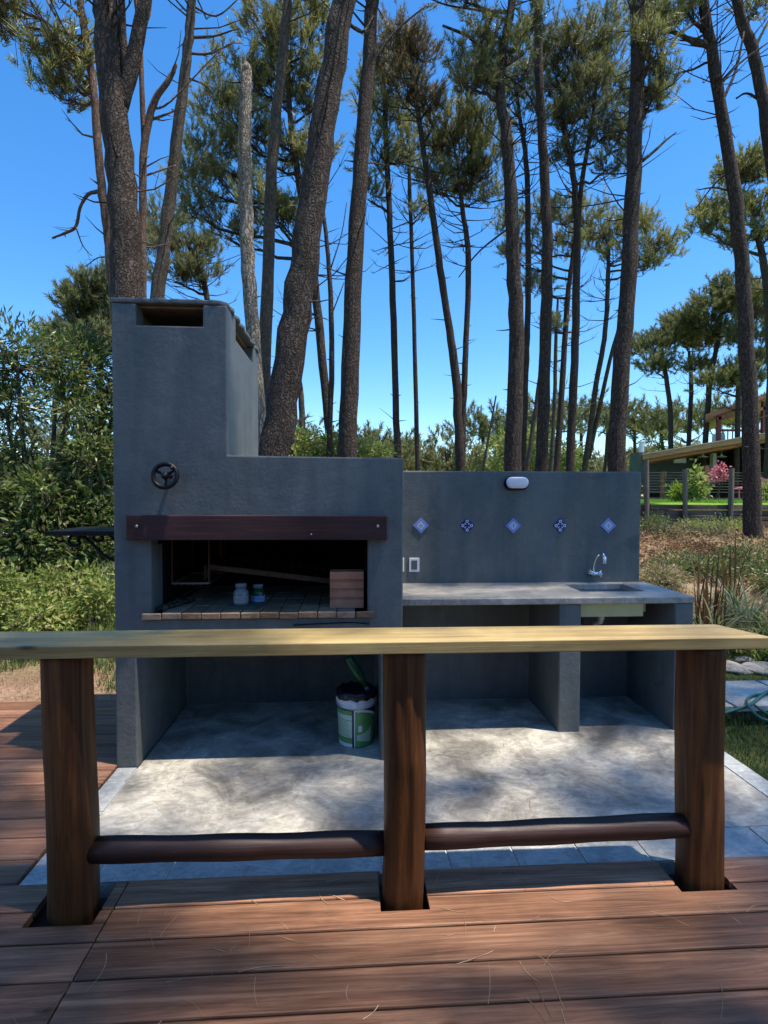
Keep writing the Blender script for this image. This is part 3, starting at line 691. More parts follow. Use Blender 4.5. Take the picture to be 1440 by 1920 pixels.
# ------------------------------------------------------------------ bucket
bc = onz(669, 1398, 0); bxx, byy = bc[0]-.002, bc[1]+.075
bk = thing('paint_bucket', 'used paint bucket with green and navy label in the store below the hearth', 'bucket', (bxx, byy, 0))
R0, R1, HB = .112, .128, .325
def rad(z): return R0+(R1-R0)*z/HB
obj('tub', MB().lathe([(.0, .004), (R0-.004, 0), (R0, .006), (rad(.24), .24), (R1, HB), (R1-.006, HB), (rad(.2)-.006, .2), (0, .19)], (bxx, byy, 0), 40, cap=False), 'bucket_navy', bk, smooth=True)
def wrap(name, a0, a1, z0, z1, mat, o_=.0012, z0b=None, z1b=None, par=None):
    a0, a1 = math.radians(a0), math.radians(a1); n = 14; vs = []; z0b = z0 if z0b is None else z0b; z1b = z1 if z1b is None else z1b
    for i in range(n+1):
        t = i/n; a = a0+(a1-a0)*t
        for z in (z0+(z0b-z0)*t, z1+(z1b-z1)*t*t):
            r = rad(z)+o_; vs.append((bxx+r*math.cos(a), byy+r*math.sin(a), z))
    return obj(name, MB().add(vs, [(2*i, 2*i+2, 2*i+3, 2*i+1) for i in range(n)]), mat, par or bk, smooth=True)
seam = -97
wrap('label_panel', -178, seam-7, .030, .062, 'bucket_green'); wrap('label_panel', -178, seam-7, .065, .175, 'bucket_pale')
wrap('label_panel', -178, seam-7, .178, .212, 'bucket_pale'); wrap('label_panel', -178, seam-7, .215, .238, 'bucket_green')
wrap('label_foot', -190, seam-7, .004, .028, 'bucket_white')
for k in range(9): wrap('label_text_line', -172, seam-12-4*(k % 3), .075+k*.011, .078+k*.011, 'bucket_green', .0018)
wrap('seam_stripe', seam-.6, seam+2.2, .004, .245, 'bucket_white')
wrap('label_field', seam+2.2, -10, .006, .235, 'bucket_green', z1b=.175)
wrap('label_swoosh', seam+2.2, -10, .237, .252, 'bucket_white', z0b=.176, z1b=.186)
wrap('label_highlight', seam+8, -40, .050, .085, 'bucket_pale', .0018, .03, .13)
wrap('label_blank', seam+12, seam+24, .105, .145, 'bucket_white', .0022)
for z in (.262, .280, .298): obj('rim_rib', MB().lathe([(rad(z), z-.007), (rad(z)+.006, z-.005), (rad(z)+.006, z+.005), (rad(z), z+.007)], (bxx, byy, 0), 40, cap=False), 'bucket_white', bk, smooth=True)
obj('rim_band', MB().lathe([(rad(.25)+.0015, .25), (rad(.31)+.0015, .31)], (bxx, byy, 0), 40, cap=False), 'bucket_white', bk, smooth=True)
obj('handle_lug', bx(bxx-.024, bxx+.0, byy-.142, byy-.120, .262, .302), 'bucket_white', bk, bev=.003)
hpts = [(bxx+.134*math.cos(a), byy+.134*math.sin(a)*.98-.002, .282-.030*abs(math.sin(a))**1) for a in np.linspace(math.radians(-175), math.radians(-5), 22)]
obj('wire_handle', MB().tube(hpts, .0028, 6), 'steel', bk, smooth=True)
nb_ = 40; prof = [(R1+.004, .305), (R1+.006, .328), (R1+.002, .345), (R1-.012, .350), (R1-.03, .338), (.06, .33), (.0, .335)]
lid = MB().lathe(prof, (bxx, byy, 0), nb_, cap=False)
lid.v = [(p[0]+.004*math.sin(p[1]*90+p[0]*70), p[1]+.004*math.sin(p[0]*110), p[2]+.006*math.sin(p[0]*80+p[1]*50)) for p in lid.v]
bag = obj('bin_bag', lid, 'bag_black', smooth=True); tag(bag, 'black plastic bag lining the top of the paint bucket', 'bag')
bt = thing('green_bottle', 'dark green bottle lying head-down in the paint bucket', 'bottle', (bxx, byy, .33))
def oriented_lathe(prof, a, b, n=16):
    a, b = Vector(a), Vector(b); d = (b-a).normalized(); u = d.orthogonal().normalized(); w = d.cross(u); vs = []
    for r, h in prof:
        for j in range(n):
            t = 2*math.pi*j/n; vs.append(a+d*h+(u*math.cos(t)+w*math.sin(t))*r)
    m = len(prof); return MB().add(vs, [(i*n+j, i*n+(j+1) % n, (i+1)*n+(j+1) % n, (i+1)*n+j) for i in range(m-1) for j in range(n)]+[tuple(range(n-1, -1, -1)), tuple(range((m-1)*n, m*n))])
A_, B_ = (bxx-.055, byy+.02, .545), (bxx+.06, byy-.02, .36)
obj('glass', oriented_lathe([(.0, 0), (.030, .004), (.033, .015), (.033, .15), (.024, .18), (.014, .20), (.013, .245), (.0, .246)], A_, B_), 'bottle_green', bt, smooth=True)
obj('cap', oriented_lathe([(.0155, .222), (.0155, .25), (.0, .251)], A_, B_), 'grey_plastic', bt, smooth=True)

# ------------------------------------------------------------------ foliage tools
def tufts(centers, axes, n, length, width, spread, rnd):
    """needle sprays: n thin triangles per centre"""
    m = len(centers); c = np.repeat(centers, n, 0); a = np.repeat(axes, n, 0)
    d = unit(a+spread*unit(rnd.normal(size=(m*n, 3)))); L_ = length*rnd.uniform(.65, 1.15, (m*n, 1))
    s = unit(np.cross(d, rnd.normal(size=(m*n, 3))))*width*.5; c = c+a*rnd.uniform(-.4, .25, (m*n, 1))*length
    V = np.stack([c-s, c+s, c+d*L_], 1).reshape(-1, 3); F = np.arange(m*n*3).reshape(-1, 3); return V, F
def leaves(pos, dirs, L_, Wd, rnd, droop=.0):
    """diamond leaves, 2 triangles each, folded a little along the midrib"""
    m = len(pos); d = unit(dirs); s = unit(np.cross(d, rnd.normal(size=(m, 3)))); nrm = np.cross(s, d)
    L_ = L_*rnd.uniform(.6, 1.2, (m, 1)); w = Wd*rnd.uniform(.7, 1.2, (m, 1))*.5
    mid = pos+d*L_*.45; tip = pos+d*L_; tip[:, 2] -= droop*L_[:, 0]
    V = np.stack([pos, mid-s*w+nrm*w*.4, tip, mid+s*w+nrm*w*.4], 1).reshape(-1, 3)
    b = np.arange(m)[:, None]*4; F = np.concatenate([b+np.array([[0, 1, 2]]), b+np.array([[0, 2, 3]])], 1).reshape(-1, 3); return V, F
def ball(n, rnd, shell=.5):
    d = unit(rnd.normal(size=(n, 3))); r = rnd.uniform(shell**3, 1, (n, 1))**(1/3.); return d*r

def pine(label, Y, trunk, blobs=(), branches=(), forks=(), bark='bark_dark', needles='needle_green', group=None, stubs=14, dens=1.0, sides=12, dead=False, seed=None, depth_jit=.8, fan=26, ndl=(.16, .015), name='pine_tree'):
    """trunk: (px,py,width px) up the stem at depth Y; blobs: (px,py,rx,ry) foliage masses"""
    seed = seed or int(abs(trunk[0][0]*13+Y*7)); rnd = np.random.default_rng(seed); rr = random.Random(seed)
    k = Y/FPX
    P = [ony(a, b, Y) for a, b, w in trunk]; R = [w*k/2 for a, b, w in trunk]
    d = P[0]-P[1]; d = d/max(-d[2], 1e-3)
    g = float(gz(P[0][0], Y)); dz = P[0][2]-g+.08
    if dz > .1:
        base = P[0]+d*dz*np.array([.75, 1, 1]); base[1] = Y
        if dz > 1.2:
            m_ = P[0]+d*(dz*.5)*np.array([.9, 1, 1]); P.insert(0, m_); R.insert(0, R[0]*1.05)
        P.insert(0, base); R.insert(0, R[0]*1.22)
    else: P[0][2] = min(P[0][2], g-.05)
    t = thing(name, label, 'tree', (P[0][0], Y, g), group)
    path = catmull(P, 6); rad_ = np.interp(np.linspace(0, len(P)-1, len(path)), range(len(P)), R)
    for i in range(2, len(path)-1): path[i] += rnd.normal(size=3)*rad_[i]*.07
    obj('trunk', MB().tube(path, list(rad_), sides, True, .05, rr), bark, t, smooth=True)
    wood = MB()
    def limb(p0, p1, r0, r1, sag=.08, n=5, sd=5):
        p0, p1 = np.asarray(p0, float), np.asarray(p1, float); L_ = np.linalg.norm(p1-p0)
        Q = [p0+(p1-p0)*s+np.array([0, 0, -sag*L_*math.sin(math.pi*s)])+(rnd.normal(size=3)*L_*.035 if 0 < s < 1 else 0) for s in np.linspace(0, 1, n)]
        wood.tube(Q, list(np.linspace(r0, r1, n)), sd, False); return Q
    for f in forks:
        Q = [ony(a, b, Y) for a, b, w in f]; pp = catmull(Q, 4); ra = np.interp(np.linspace(0, len(Q)-1, len(pp)), range(len(Q)), [w*k/2 for a, b, w in f])
        obj('fork', MB().tube(pp, list(ra), 9, True, .04, rr), bark, t, smooth=True)
    for br in branches:                                       # traced bare branches
        Q = [ony(a, b, Y+(i*.12)) for i, (a, b, w) in enumerate(br)]; pp = catmull(Q, 4)
        ra = np.interp(np.linspace(0, len(Q)-1, len(pp)), range(len(Q)), [w*k/2 for a, b, w in br]); obj('branch', MB().tube(pp, list(ra), 6, True, .1, rr), bark, t, smooth=True)
        for i in range(2, len(pp)-1, 2):
            dd = unit(pp[i+1]-pp[i]); q = unit(dd+rnd.normal(size=3)*.9); ln = rr.uniform(.08, .35)
            limb(pp[i], pp[i]+q*ln, ra[i]*.45, .002, .05, 3, 3)
    top_i = len(path)-1
    for i in range(stubs):                                    # dead broken twigs up the stem
        j = rr.randrange(int(len(path)*.25), top_i); a = rr.uniform(0, 6.28); ln = rr.choice([.08, .15, .2, .3, .6])*rr.uniform(.6, 1.2)
        dv = np.array([math.cos(a), math.sin(a), rr.uniform(-.1, .6)]); limb(path[j]+dv*rad_[j]*.7, path[j]+dv*(rad_[j]+ln), min(.018, rad_[j]*.3), .004, .05, 3, 4)
    cents = []; axs = []
    if blobs and ndl[0] < .3:                                 # fan of bare rising limbs under the crown
        zc = min(ony(b_[0], b_[1]+b_[3], Y)[2] for b_ in blobs); zt_ = path[-1][2]
        for i in range(fan if len(blobs) > 3 else min(8, fan)):
            zz_ = rr.uniform(zc-2.2, zc+(zt_-zc)*.6); j = int(np.argmin(np.abs(path[:, 2]-zz_))); a = rr.uniform(0, 6.28); ln = rr.uniform(.5, 2.0); r0 = min(.02, rad_[j]*.35)
            hv = np.array([math.cos(a), math.sin(a), 0]); p0 = path[j]; up = rr.uniform(.15, .8)
            Q = [p0, p0+hv*ln*.4+np.array([0, 0, ln*up*.15]), p0+hv*ln*.75+np.array([0, 0, ln*up*.5])+rnd.normal(size=3)*.04, p0+hv*ln*.95+np.array([0, 0, ln*up])]
            wood.tube(Q, [r0, r0*.7, r0*.45, .003], 4, False)
            for _ in range(3):
                q = Q[rr.choice([1, 2])]; wood.tube([q, q+(hv*.25+np.array([rr.uniform(-.3, .3), rr.uniform(-.3, .3), rr.uniform(.05, .4)]))*ln*.5], [r0*.4, .003], 3, False)
    for (bx_, by_, rx, ry) in blobs:
        dy = rr.uniform(-depth_jit, depth_jit)*max(rx, ry)*k*.9; c = ony(bx_, by_, Y+dy)
        er = np.array([rx*k, (rx+ry)*.5*k, ry*k])
        # limb from the stem to this mass
        want = c[2]-.25*np.hypot(c[0]-np.interp(c[2], path[:, 2], path[:, 0]), c[1]-Y)-er[2]*.6
        j = int(np.argmin(np.abs(path[:, 2]-want))); j = max(j, int(len(path)*.3)); pr_ = min(rad_[j]*.55, .07)
        Q = limb(path[j], c-np.array([0, 0, er[2]*.25]), pr_, pr_*.35, .05, 6, 6)
        n = max(7, int(dens*(8+32*er[0]*er[2]))); n = min(n, 64)
        s = ball(n, rnd, .45)*er*1.12; s[:, 2] = np.abs(s[:, 2])*.8+s[:, 2]*.35
        sub = c+s
        for q in sub:
            a0 = Q[rr.choice([2, 3, 3, 4, 5])]; mid = (a0+q)/2+np.array([0, 0, -.12*np.linalg.norm(q-a0)])+rnd.normal(size=3)*.06
            wood.tube([a0, mid, q], [max(.009, pr_*.24), .008, .005], 3, False)
        far_ = ndl[0] > .3; sc = max(1., ndl[0]/.16)
        for q in sub:                                         # bottle-brush shoots at the twig ends
            for _ in range(2 if far_ else rr.randint(4, 6)):
                db = unit(unit(q-c)*.45+np.array([0, 0, .75])+rnd.normal(size=3)*.42); ln = rr.uniform(.22, .42)*sc; q0 = q+rnd.normal(size=3)*.13*sc
                if not far_: wood.tube([q, q0, q0+db*ln*.8], [.005, .005, .003], 3, False)
                tt = np.linspace(.25, 1.0, 5)[:, None]*ln
                cents.append(q0+db*tt+rnd.normal(size=(5, 3))*.015); axs.append(np.repeat(db[None], 5, 0))
    if wood.v: obj('twigs', wood, 'bark_grey' if bark == 'bark_grey' else 'bark_red' if bark == 'bark_red' else 'bark_dark', t, fixn=False, kind='stuff')
    if cents:
        V, F = tufts(np.concatenate(cents), np.concatenate(axs), 9, ndl[0], ndl[1], .8, rnd); rawobj('crown', V, F, 3, needles, t)
    return t

# ------------------------------------------------------------------ pines behind the barbecue
G1 = None
pine('stout dark pine with forked stem rising right behind the chimney', 7.9, [(243, 553, 56), (228, 350, 50), (210, 150, 44), (196, 0, 40), (185, -150, 32), (180, -330, 20)], [(190, -400, 130, 70), (290, -300, 90, 60)],
     forks=[[(226, 210, 22), (246, 130, 26), (262, 50, 24), (275, -20, 22), (290, -150, 14), (292, -260, 6)], [(238, 150, 14), (231, 80, 14), (228, 0, 12), (225, -120, 6)]], stubs=8)
pine('slim pinkish pine left of the chimney with a twisted dead branch', 9.0, [(213, 553, 16), (201, 430, 15), (190, 350, 15), (176, 170, 13), (165, 100, 13), (150, 0, 12), (142, -90, 9)],
     [(50, 45, 38, 20), (15, 55, 30, 16), (105, 140, 34, 18), (125, 185, 28, 16), (100, 100, 40, 16), (20, 5, 40, 14), (95, -30, 60, 30), (170, -80, 60, 35)],
     branches=[[(188, 358, 7), (165, 365, 6), (150, 390, 6), (142, 425, 6), (120, 438, 5), (98, 446, 3)], [(176, 180, 6), (150, 140, 6), (125, 70, 5), (85, -5, 4)], [(172, 130, 5), (110, 75, 4), (60, 66, 3), (0, 66, 2)], [(142, 425, 3), (155, 460, 2), (172, 480, 1.5)], [(200, 482, 3), (182, 484, 2), (160, 500, 1.5)]], bark='bark_red', stubs=10, dens=.26, fan=7)
pine('reddish slender pine with a kinked limb beside the stout forked pine', 10., [(268, 545, 14), (267, 400, 13), (270, 280, 13), (288, 195, 12), (318, 148, 9), (330, 120, 6)], [],
     forks=[[(270, 260, 10), (266, 160, 9), (262, 60, 8), (255, 0, 8), (248, -90, 5)]], branches=[[(270, 330, 4), (300, 320, 3), (330, 310, 2)], [(268, 230, 5), (310, 215, 4), (345, 200, 2)], [(262, 60, 5), (280, 30, 4), (285, -20, 3)], [(285, 205, 4), (320, 190, 3), (415, 92, 2), (450, 80, 1.5)]], bark='bark_red', stubs=16)
pine('grey-barked pine leaning right beside the chimney top', 11., [(296, 556, 25), (312, 430, 22), (330, 270, 20), (350, 110, 17), (360, 0, 15), (370, -130, 10)], [(390, -220, 90, 50), (330, -180, 60, 40)],
     branches=[[(355, 70, 6), (400, 68, 4), (450, 52, 2)], [(352, 100, 5), (395, 100, 4), (440, 78, 2)], [(358, 30, 4), (330, 0, 3), (300, -40, 2)], [(350, 145, 4), (385, 160, 3), (400, 178, 2)], [(340, 215, 3), (322, 205, 2)], [(360, 10, 4), (405, 30, 3), (450, -5, 2)]], bark='bark_grey', stubs=14)
sn = pine('bleached dead snag with broken top rising behind the chimney', 10., [(478, 690, 27), (470, 560, 26), (461, 400, 25), (459, 250, 24), (461, 165, 22), (463, 128, 15), (459, 118, 6)], bark='bark_dead', stubs=5, name='dead_snag')
for px_, py_, tx_, ty_, w in ((455, 160, 452, 112, 7), (462, 150, 460, 106, 8), (468, 158, 471, 124, 6), (459, 140, 464, 116, 5)):
    a, b = ony(px_, py_, 10.), ony(tx_, ty_, 10.); obj('splinter', MB().tube([a, (a+b)/2, b], [w*.005, w*.0045, .004], 5), 'bark_dead', sn)
pine('straight grey pine directly right of the bleached snag', 12., [(491, 842, 23), (500, 600, 23), (508, 350, 21), (522, 180, 18), (538, 20, 16), (546, -110, 12)], [(540, -240, 90, 60), (600, -170, 60, 40)], bark='bark_grey', stubs=22)
pine('thick dark pine leaning right from behind the barbecue shoulder', 8., [(514, 852, 58), (545, 650, 56), (572, 480, 53), (600, 280, 48), (625, 120, 44), (645, 0, 42), (660, -120, 34), (670, -260, 22)], [(660, -370, 140, 70), (760, -290, 80, 50)], stubs=10, branches=[[(648, 40, 8), (680, 60, 5), (700, 30, 3)]])
pine('bushy pine whose dense crown spreads behind the bleached snag', 14., [(622, 858, 15), (602, 650, 16), (585, 490, 15), (562, 350, 12), (545, 230, 10), (540, 120, 7)],
     [(560, 105, 48, 55), (590, 60, 30, 40), (505, 75, 45, 40), (455, 150, 45, 35), (405, 205, 40, 30), (445, 250, 45, 35), (395, 290, 45, 32), (375, 345, 38, 26), (425, 345, 40, 30), (520, 180, 45, 45), (590, 190, 38, 55), (510, 300, 45, 40), (585, 300, 30, 45), (535, 420, 36, 36), (430, 440, 40, 28), (480, 400, 36, 30), (370, 395, 30, 20)], stubs=14, dens=1.25, needles='needle_green')
pine('thin dead stem forking off between the leaning pine and its right neighbour', 13., [(617, 858, 10), (622, 640, 10), (615, 480, 8), (603, 370, 6), (598, 330, 3)], stubs=20, branches=[[(622, 590, 3), (645, 530, 2)], [(618, 510, 3), (640, 440, 2), (650, 380, 1.5)]])
pine('tall dark pine standing behind the middle of the barbecue shoulder', 11., [(650, 860, 37), (661, 600, 33), (672, 380, 29), (688, 150, 25), (698, 0, 23), (706, -120, 16)], [(710, -240, 100, 60), (640, -170, 70, 40)], stubs=26, branches=[[(690, 130, 6), (740, 60, 4), (800, 10, 3)], [(693, 60, 5), (660, 20, 3)]])
pine('thin straight pine rising just past the shoulder corner of the barbecue', 17., [(746, 866, 13), (738, 600, 12), (730, 400, 11), (722, 230, 9), (720, 130, 5)], [(722, 230, 28, 45), (705, 300, 30, 40), (730, 150, 30, 40), (700, 190, 26, 36), (690, 370, 26, 18), (760, 290, 20, 30), (735, 90, 25, 30)], stubs=26, dens=.9)
pine('thinnest straight pine above the left part of the low wall', 20., [(783, 884, 9), (776, 600, 8), (768, 350, 7), (764, 220, 5)], [(765, 170, 30, 36), (785, 240, 26, 34), (745, 250, 26, 36), (762, 320, 24, 26), (790, 400, 20, 16)], stubs=30, dens=.9, needles='needle_dark')
pine('pine leaning left above the low wall with a browned dying crown', 16., [(863, 886, 18), (856, 720, 17), (840, 600, 14), (822, 480, 13), (800, 320, 11), (780, 190, 8), (770, 130, 5)], [(755, 95, 34, 40), (785, 130, 28, 36), (730, 130, 28, 40), (760, 170, 34, 34), (800, 200, 18, 26)], stubs=34, needles='needle_brown', dens=1.1)
pine('pine sharing a base with the left-leaning one, round bright crown', 16.5, [(866, 884, 12), (869, 760, 12), (874, 640, 11), (878, 480, 11), (868, 400, 9), (858, 320, 6)], [(850, 240, 42, 34), (895, 250, 40, 36), (870, 290, 48, 34), (825, 290, 34, 36), (915, 320, 32, 36), (850, 345, 46, 28), (895, 370, 34, 24), (815, 350, 26, 24)], stubs=26, dens=1.35)
pine('dark pine with a crooked top at the middle of the low wall', 12., [(960, 884, 33), (968, 650, 29), (962, 470, 26), (952, 280, 22), (937, 150, 18), (950, 60, 15), (962, 0, 14), (972, -110, 10)], [(900, 85, 34, 22), (880, 130, 30, 20), (950, 110, 28, 28), (890, 165, 26, 16), (870, 0, 50, 18), (970, -170, 90, 60), (990, 60, 26, 20), (910, 150, 20, 14)],
     branches=[[(938, 140, 9), (905, 100, 7), (880, 70, 6), (830, 48, 4)], [(955, 40, 5), (900, 20, 4), (840, 10, 3), (800, -5, 2)], [(952, 200, 4), (985, 170, 3), (1000, 160, 2)], [(964, 420, 4), (900, 470, 3), (860, 520, 2)]], stubs=26, needles='needle_dark')
pine('slim pine close behind the crooked-topped one', 18., [(980, 880, 12), (986, 700, 12), (990, 560, 11), (988, 330, 10), (975, 220, 7), (965, 150, 4)], [(962, 170, 30, 26), (985, 225, 30, 30), (940, 180, 24, 20), (990, 160, 26, 22), (1000, 120, 24, 24)], stubs=22, needles='needle_dark')
pine('straight dark pine above the wall lamp', 14., [(1015, 886, 24), (1023, 620, 22), (1026, 450, 20), (1018, 270, 17), (1010, 120, 15), (1007, 0, 13), (1003, -120, 9)], [(1000, -210, 90, 50), (1050, -150, 60, 40)], stubs=30, branches=[[(1015, 230, 5), (985, 170, 4), (930, 130, 3)]])
pine('pine with the broadest dark crown, its stem splitting high above the low wall', 17., [(1068, 886, 16), (1078, 640, 15), (1082, 460, 13), (1075, 330, 11), (1055, 230, 8), (1040, 190, 5)],
     [(1080, 85, 46, 30), (1125, 75, 42, 36), (1045, 110, 36, 36), (1090, 135, 50, 36), (1140, 125, 40, 40), (1060, 170, 44, 32), (1110, 190, 50, 36), (1150, 190, 34, 36), (1085, 235, 44, 28), (1135, 250, 40, 28), (1165, 270, 26, 26), (1050, 230, 28, 26), (1150, 310, 30, 18), (1060, 300, 26, 18)],
     forks=[[(1081, 470, 10), (1090, 350, 9), (1110, 230, 7), (1120, 140, 4)]], stubs=18, dens=1.25, needles='needle_dark')
pine('slim pine with a flat layered crown low between the dark stems', 19., [(1043, 880, 12), (1056, 700, 11), (1064, 560, 10), (1075, 470, 7), (1078, 430, 4)], [(1050, 410, 40, 24), (1005, 420, 36, 24), (995, 470, 38, 22), (955, 430, 24, 24), (1095, 410, 36, 22), (1060, 470, 40, 20), (960, 480, 20, 16), (1010, 540, 26, 18), (1040, 620, 22, 12)], stubs=22)
pine('dark straight pine at the right part of the low wall with dead twigs', 12.4, [(1155, 886, 34), (1168, 650, 31), (1182, 450, 29), (1193, 200, 26), (1196, 0, 24), (1198, -120, 17)], [(1200, -240, 110, 60), (1225, 100, 26, 36), (1240, 160, 24, 26), (1222, 200, 20, 24), (1215, 50, 24, 20)],
     branches=[[(1204, 302, 7), (1225, 285, 6), (1250, 262, 4), (1268, 248, 2)], [(1198, 240, 5), (1225, 180, 4), (1250, 110, 3)], [(1200, 80, 4), (1240, 60, 3), (1290, 30, 2)]], stubs=26)
pine('pale twisted pine with a wide flat crown behind the right end of the low wall', 22., [(1098, 870, 11), (1118, 720, 10), (1135, 620, 9), (1140, 510, 8), (1142, 460, 5)], [(1130, 430, 42, 24), (1180, 440, 40, 24), (1230, 462, 34, 20), (1205, 420, 34, 18), (1160, 480, 36, 16), (1110, 460, 30, 18), (1245, 480, 24, 12), (1215, 500, 22, 12)],
     forks=[[(1104, 860, 8), (1125, 760, 8), (1150, 650, 7), (1180, 560, 5), (1200, 480, 3)]], stubs=12, dens=1.2)
pine('lone dark pine rooted in the dry bank in front of the timber retaining wall', 13., [(1413, 1003, 34), (1405, 750, 28), (1395, 550, 26), (1375, 350, 23), (1350, 190, 20), (1318, 0, 18), (1300, -110, 13)], [(1290, 20, 26, 16), (1255, 55, 26, 18), (1225, 30, 24, 16), (1300, -200, 90, 50), (1380, -120, 60, 30)],
     branches=[[(1360, 210, 8), (1340, 120, 5), (1300, 130, 4), (1262, 140, 3)], [(1352, 195, 7), (1380, 130, 5), (1395, 60, 4)], [(1345, 165, 6), (1385, 120, 4), (1440, 80, 3)], [(1372, 320, 4), (1340, 345, 3), (1305, 390, 2)], [(1376, 360, 4), (1340, 352, 3), (1308, 356, 2)], [(1330, 60, 5), (1290, 75, 3), (1250, 40, 2)]], stubs=40, seed=77)
pine('dark pine arching in past the lone pine, top bare and forked', 15., [(1500, 800, 26), (1470, 500, 25), (1442, 260, 22), (1415, 110, 20), (1385, 20, 18), (1370, -70, 14)], [(1370, -150, 90, 50), (1420, 20, 24, 12)], branches=[[(1430, 190, 6), (1400, 175, 4), (1380, 185, 3)], [(1410, 100, 6), (1440, 40, 4)]], stubs=16)
pine('pine with dense layered crown beyond the house roof, right of the lone pine', 24., [(1440, 960, 20), (1446, 700, 17), (1436, 520, 14), (1415, 420, 9), (1400, 360, 5)], [(1375, 340, 46, 20), (1425, 325, 40, 22), (1395, 310, 36, 16), (1320, 430, 36, 18), (1365, 410, 40, 18), (1420, 400, 36, 24), (1440, 440, 30, 26), (1330, 400, 30, 14), (1390, 460, 30, 14)], stubs=14, dens=1.1, ndl=(.20, .026))
pine('stone-pine-like tree with the leftmost flat crown beyond the porch', 33., [(1258, 860, 9), (1256, 760, 9), (1246, 690, 8), (1240, 650, 5)], [(1228, 655, 36, 14), (1258, 640, 28, 14), (1225, 690, 28, 9)], stubs=6, needles='needle_far', ndl=(.26, .038), dens=1.3)
pine('second flat-crowned pine beyond the porch, beside the leftmost', 34., [(1290, 850, 8), (1296, 720, 8), (1292, 660, 5)], [(1290, 630, 40, 15), (1320, 650, 30, 12), (1270, 615, 28, 12), (1300, 690, 26, 8)], stubs=6, needles='needle_far', ndl=(.26, .038), dens=1.3)
pine('tallest flat-crowned pine behind the porch roof', 32., [(1322, 840, 10), (1330, 720, 10), (1346, 640, 8), (1350, 590, 5)], [(1335, 585, 46, 16), (1385, 570, 44, 18), (1300, 605, 34, 13), (1360, 550, 34, 13), (1420, 600, 34, 18), (1340, 625, 30, 10)], stubs=6, needles='needle_far', ndl=(.26, .038), dens=1.3)
pine('pine partly hidden by the upper roof, crown in broken tiers', 30., [(1382, 840, 10), (1386, 700, 9), (1396, 640, 5)], [(1400, 640, 36, 14), (1430, 560, 36, 20), (1390, 712, 40, 12), (1345, 725, 34, 11), (1420, 680, 30, 12)], stubs=6, needles='needle_far', ndl=(.26, .038), dens=1.2)
pine('crooked pine behind the chimney, low rounded crown', 18., [(398, 640, 11), (385, 540, 10), (366, 490, 9), (345, 440, 6)], [(308, 420, 36, 24), (345, 470, 40, 26), (300, 470, 34, 24), (375, 520, 40, 22), (325, 520, 36, 22), (280, 440, 24, 22), (395, 470, 24, 18)], stubs=10, needles='needle_far', dens=1.2)
pine('round dark pine rising over the leafy hedge left of the chimney', 22., [(190, 760, 12), (185, 650, 10), (180, 580, 6)], [(185, 550, 30, 22), (155, 575, 28, 20), (195, 590, 30, 24), (170, 620, 46, 26), (140, 650, 50, 30), (190, 660, 46, 40)], stubs=6, dens=1.5, needles='needle_far', ndl=(.22, .03))
# thin dead stems showing between the trunks
for lb, Yd, tr in (('short dead stem right of the leaning pine', 14., [(566, 836, 12), (566, 760, 11), (558, 690, 9), (552, 650, 5)]),
                   ('thin reddish dead pole close to the leaning pine', 13., [(549, 845, 7), (549, 780, 7), (547, 735, 3)]),
                   ('thin slanting dead pole above the low wall', 15., [(905, 884, 5), (918, 810, 4), (930, 742, 3)]),
                   ('slim bare stem between the dark pines right of the lamp', 20., [(1033, 884, 8), (1040, 760, 8), (1042, 640, 7), (1046, 560, 4)]),
                   ('slim leaning stem crossing between the dark pines', 19., [(990, 870, 9), (1008, 740, 8), (1020, 640, 6)])):
    pine(lb, Yd, tr, bark='bark_grey', stubs=10, name='dead_tree', sides=8)

# pines standing beside and behind the viewpoint, whose crowns shade the deck
def shade_pine(label, x, y, h, blobs, seed, dens=1.0):
    rnd = np.random.default_rng(seed); rr = random.Random(seed); g = float(gz(x, y))
    t = thing('pine_tree', label, 'tree', (x, y, g), 'pines shading the deck')
    P = catmull([(x, y, g-.3), (x+.1, y, h*.3), (x-.1, y+.15, h*.65), (x+.05, y, h)], 6); R = np.linspace(.2, .06, len(P))
    obj('trunk', MB().tube(P, list(R), 12, True, .05, rr), 'bark_dark', t, smooth=True)
    wood = MB(); ce, ax = [], []
    for bx_, by_, bz, r_ in blobs:
        c = np.array([bx_, by_, bz]); a = P[int(np.argmin(np.abs(P[:, 2]-(bz-1.2))))]
        Q = [a+(c-a)*s+np.array([0, 0, -.1*math.sin(3.14*s)])+rnd.normal(size=3)*.06*(0 < s < 1) for s in np.linspace(0, 1, 6)]
        wood.tube(Q, list(np.linspace(.05, .02, 6)), 6, False)
        n = int(dens*(7+20*r_*r_))
        for s in ball(n, rnd, .2)*np.array([r_, r_, r_*.55]):
            q = c+s; wood.tube([Q[rr.choice([3, 4, 5])], (c+q)/2+rnd.normal(size=3)*.05, q], [.014, .01, .005], 3, False)
            m = rr.randint(8, 13); o = rnd.normal(size=(m, 3))*np.array([.2, .2, .13]); ce.append(q+o); ax.append(unit(o*1.4+np.array([0, 0, .25])+rnd.normal(size=(m, 3))*.1))
    obj('twigs', wood, 'bark_dark', t, fixn=False, kind='stuff')
    V, F = tufts(np.concatenate(ce), np.concatenate(ax), 15, .22, .018, .85, rnd); rawobj('crown', V, F, 3, 'needle_green', t)
def sb_(x, y, z=0, h=13., r=1.):
    """crown mass at height h whose shadow lands on (x, y, z)"""
    h += 4.5; k = (h-z)/TO_SUN.z; return (x+TO_SUN.x*k, y+TO_SUN.y*k, h, r)
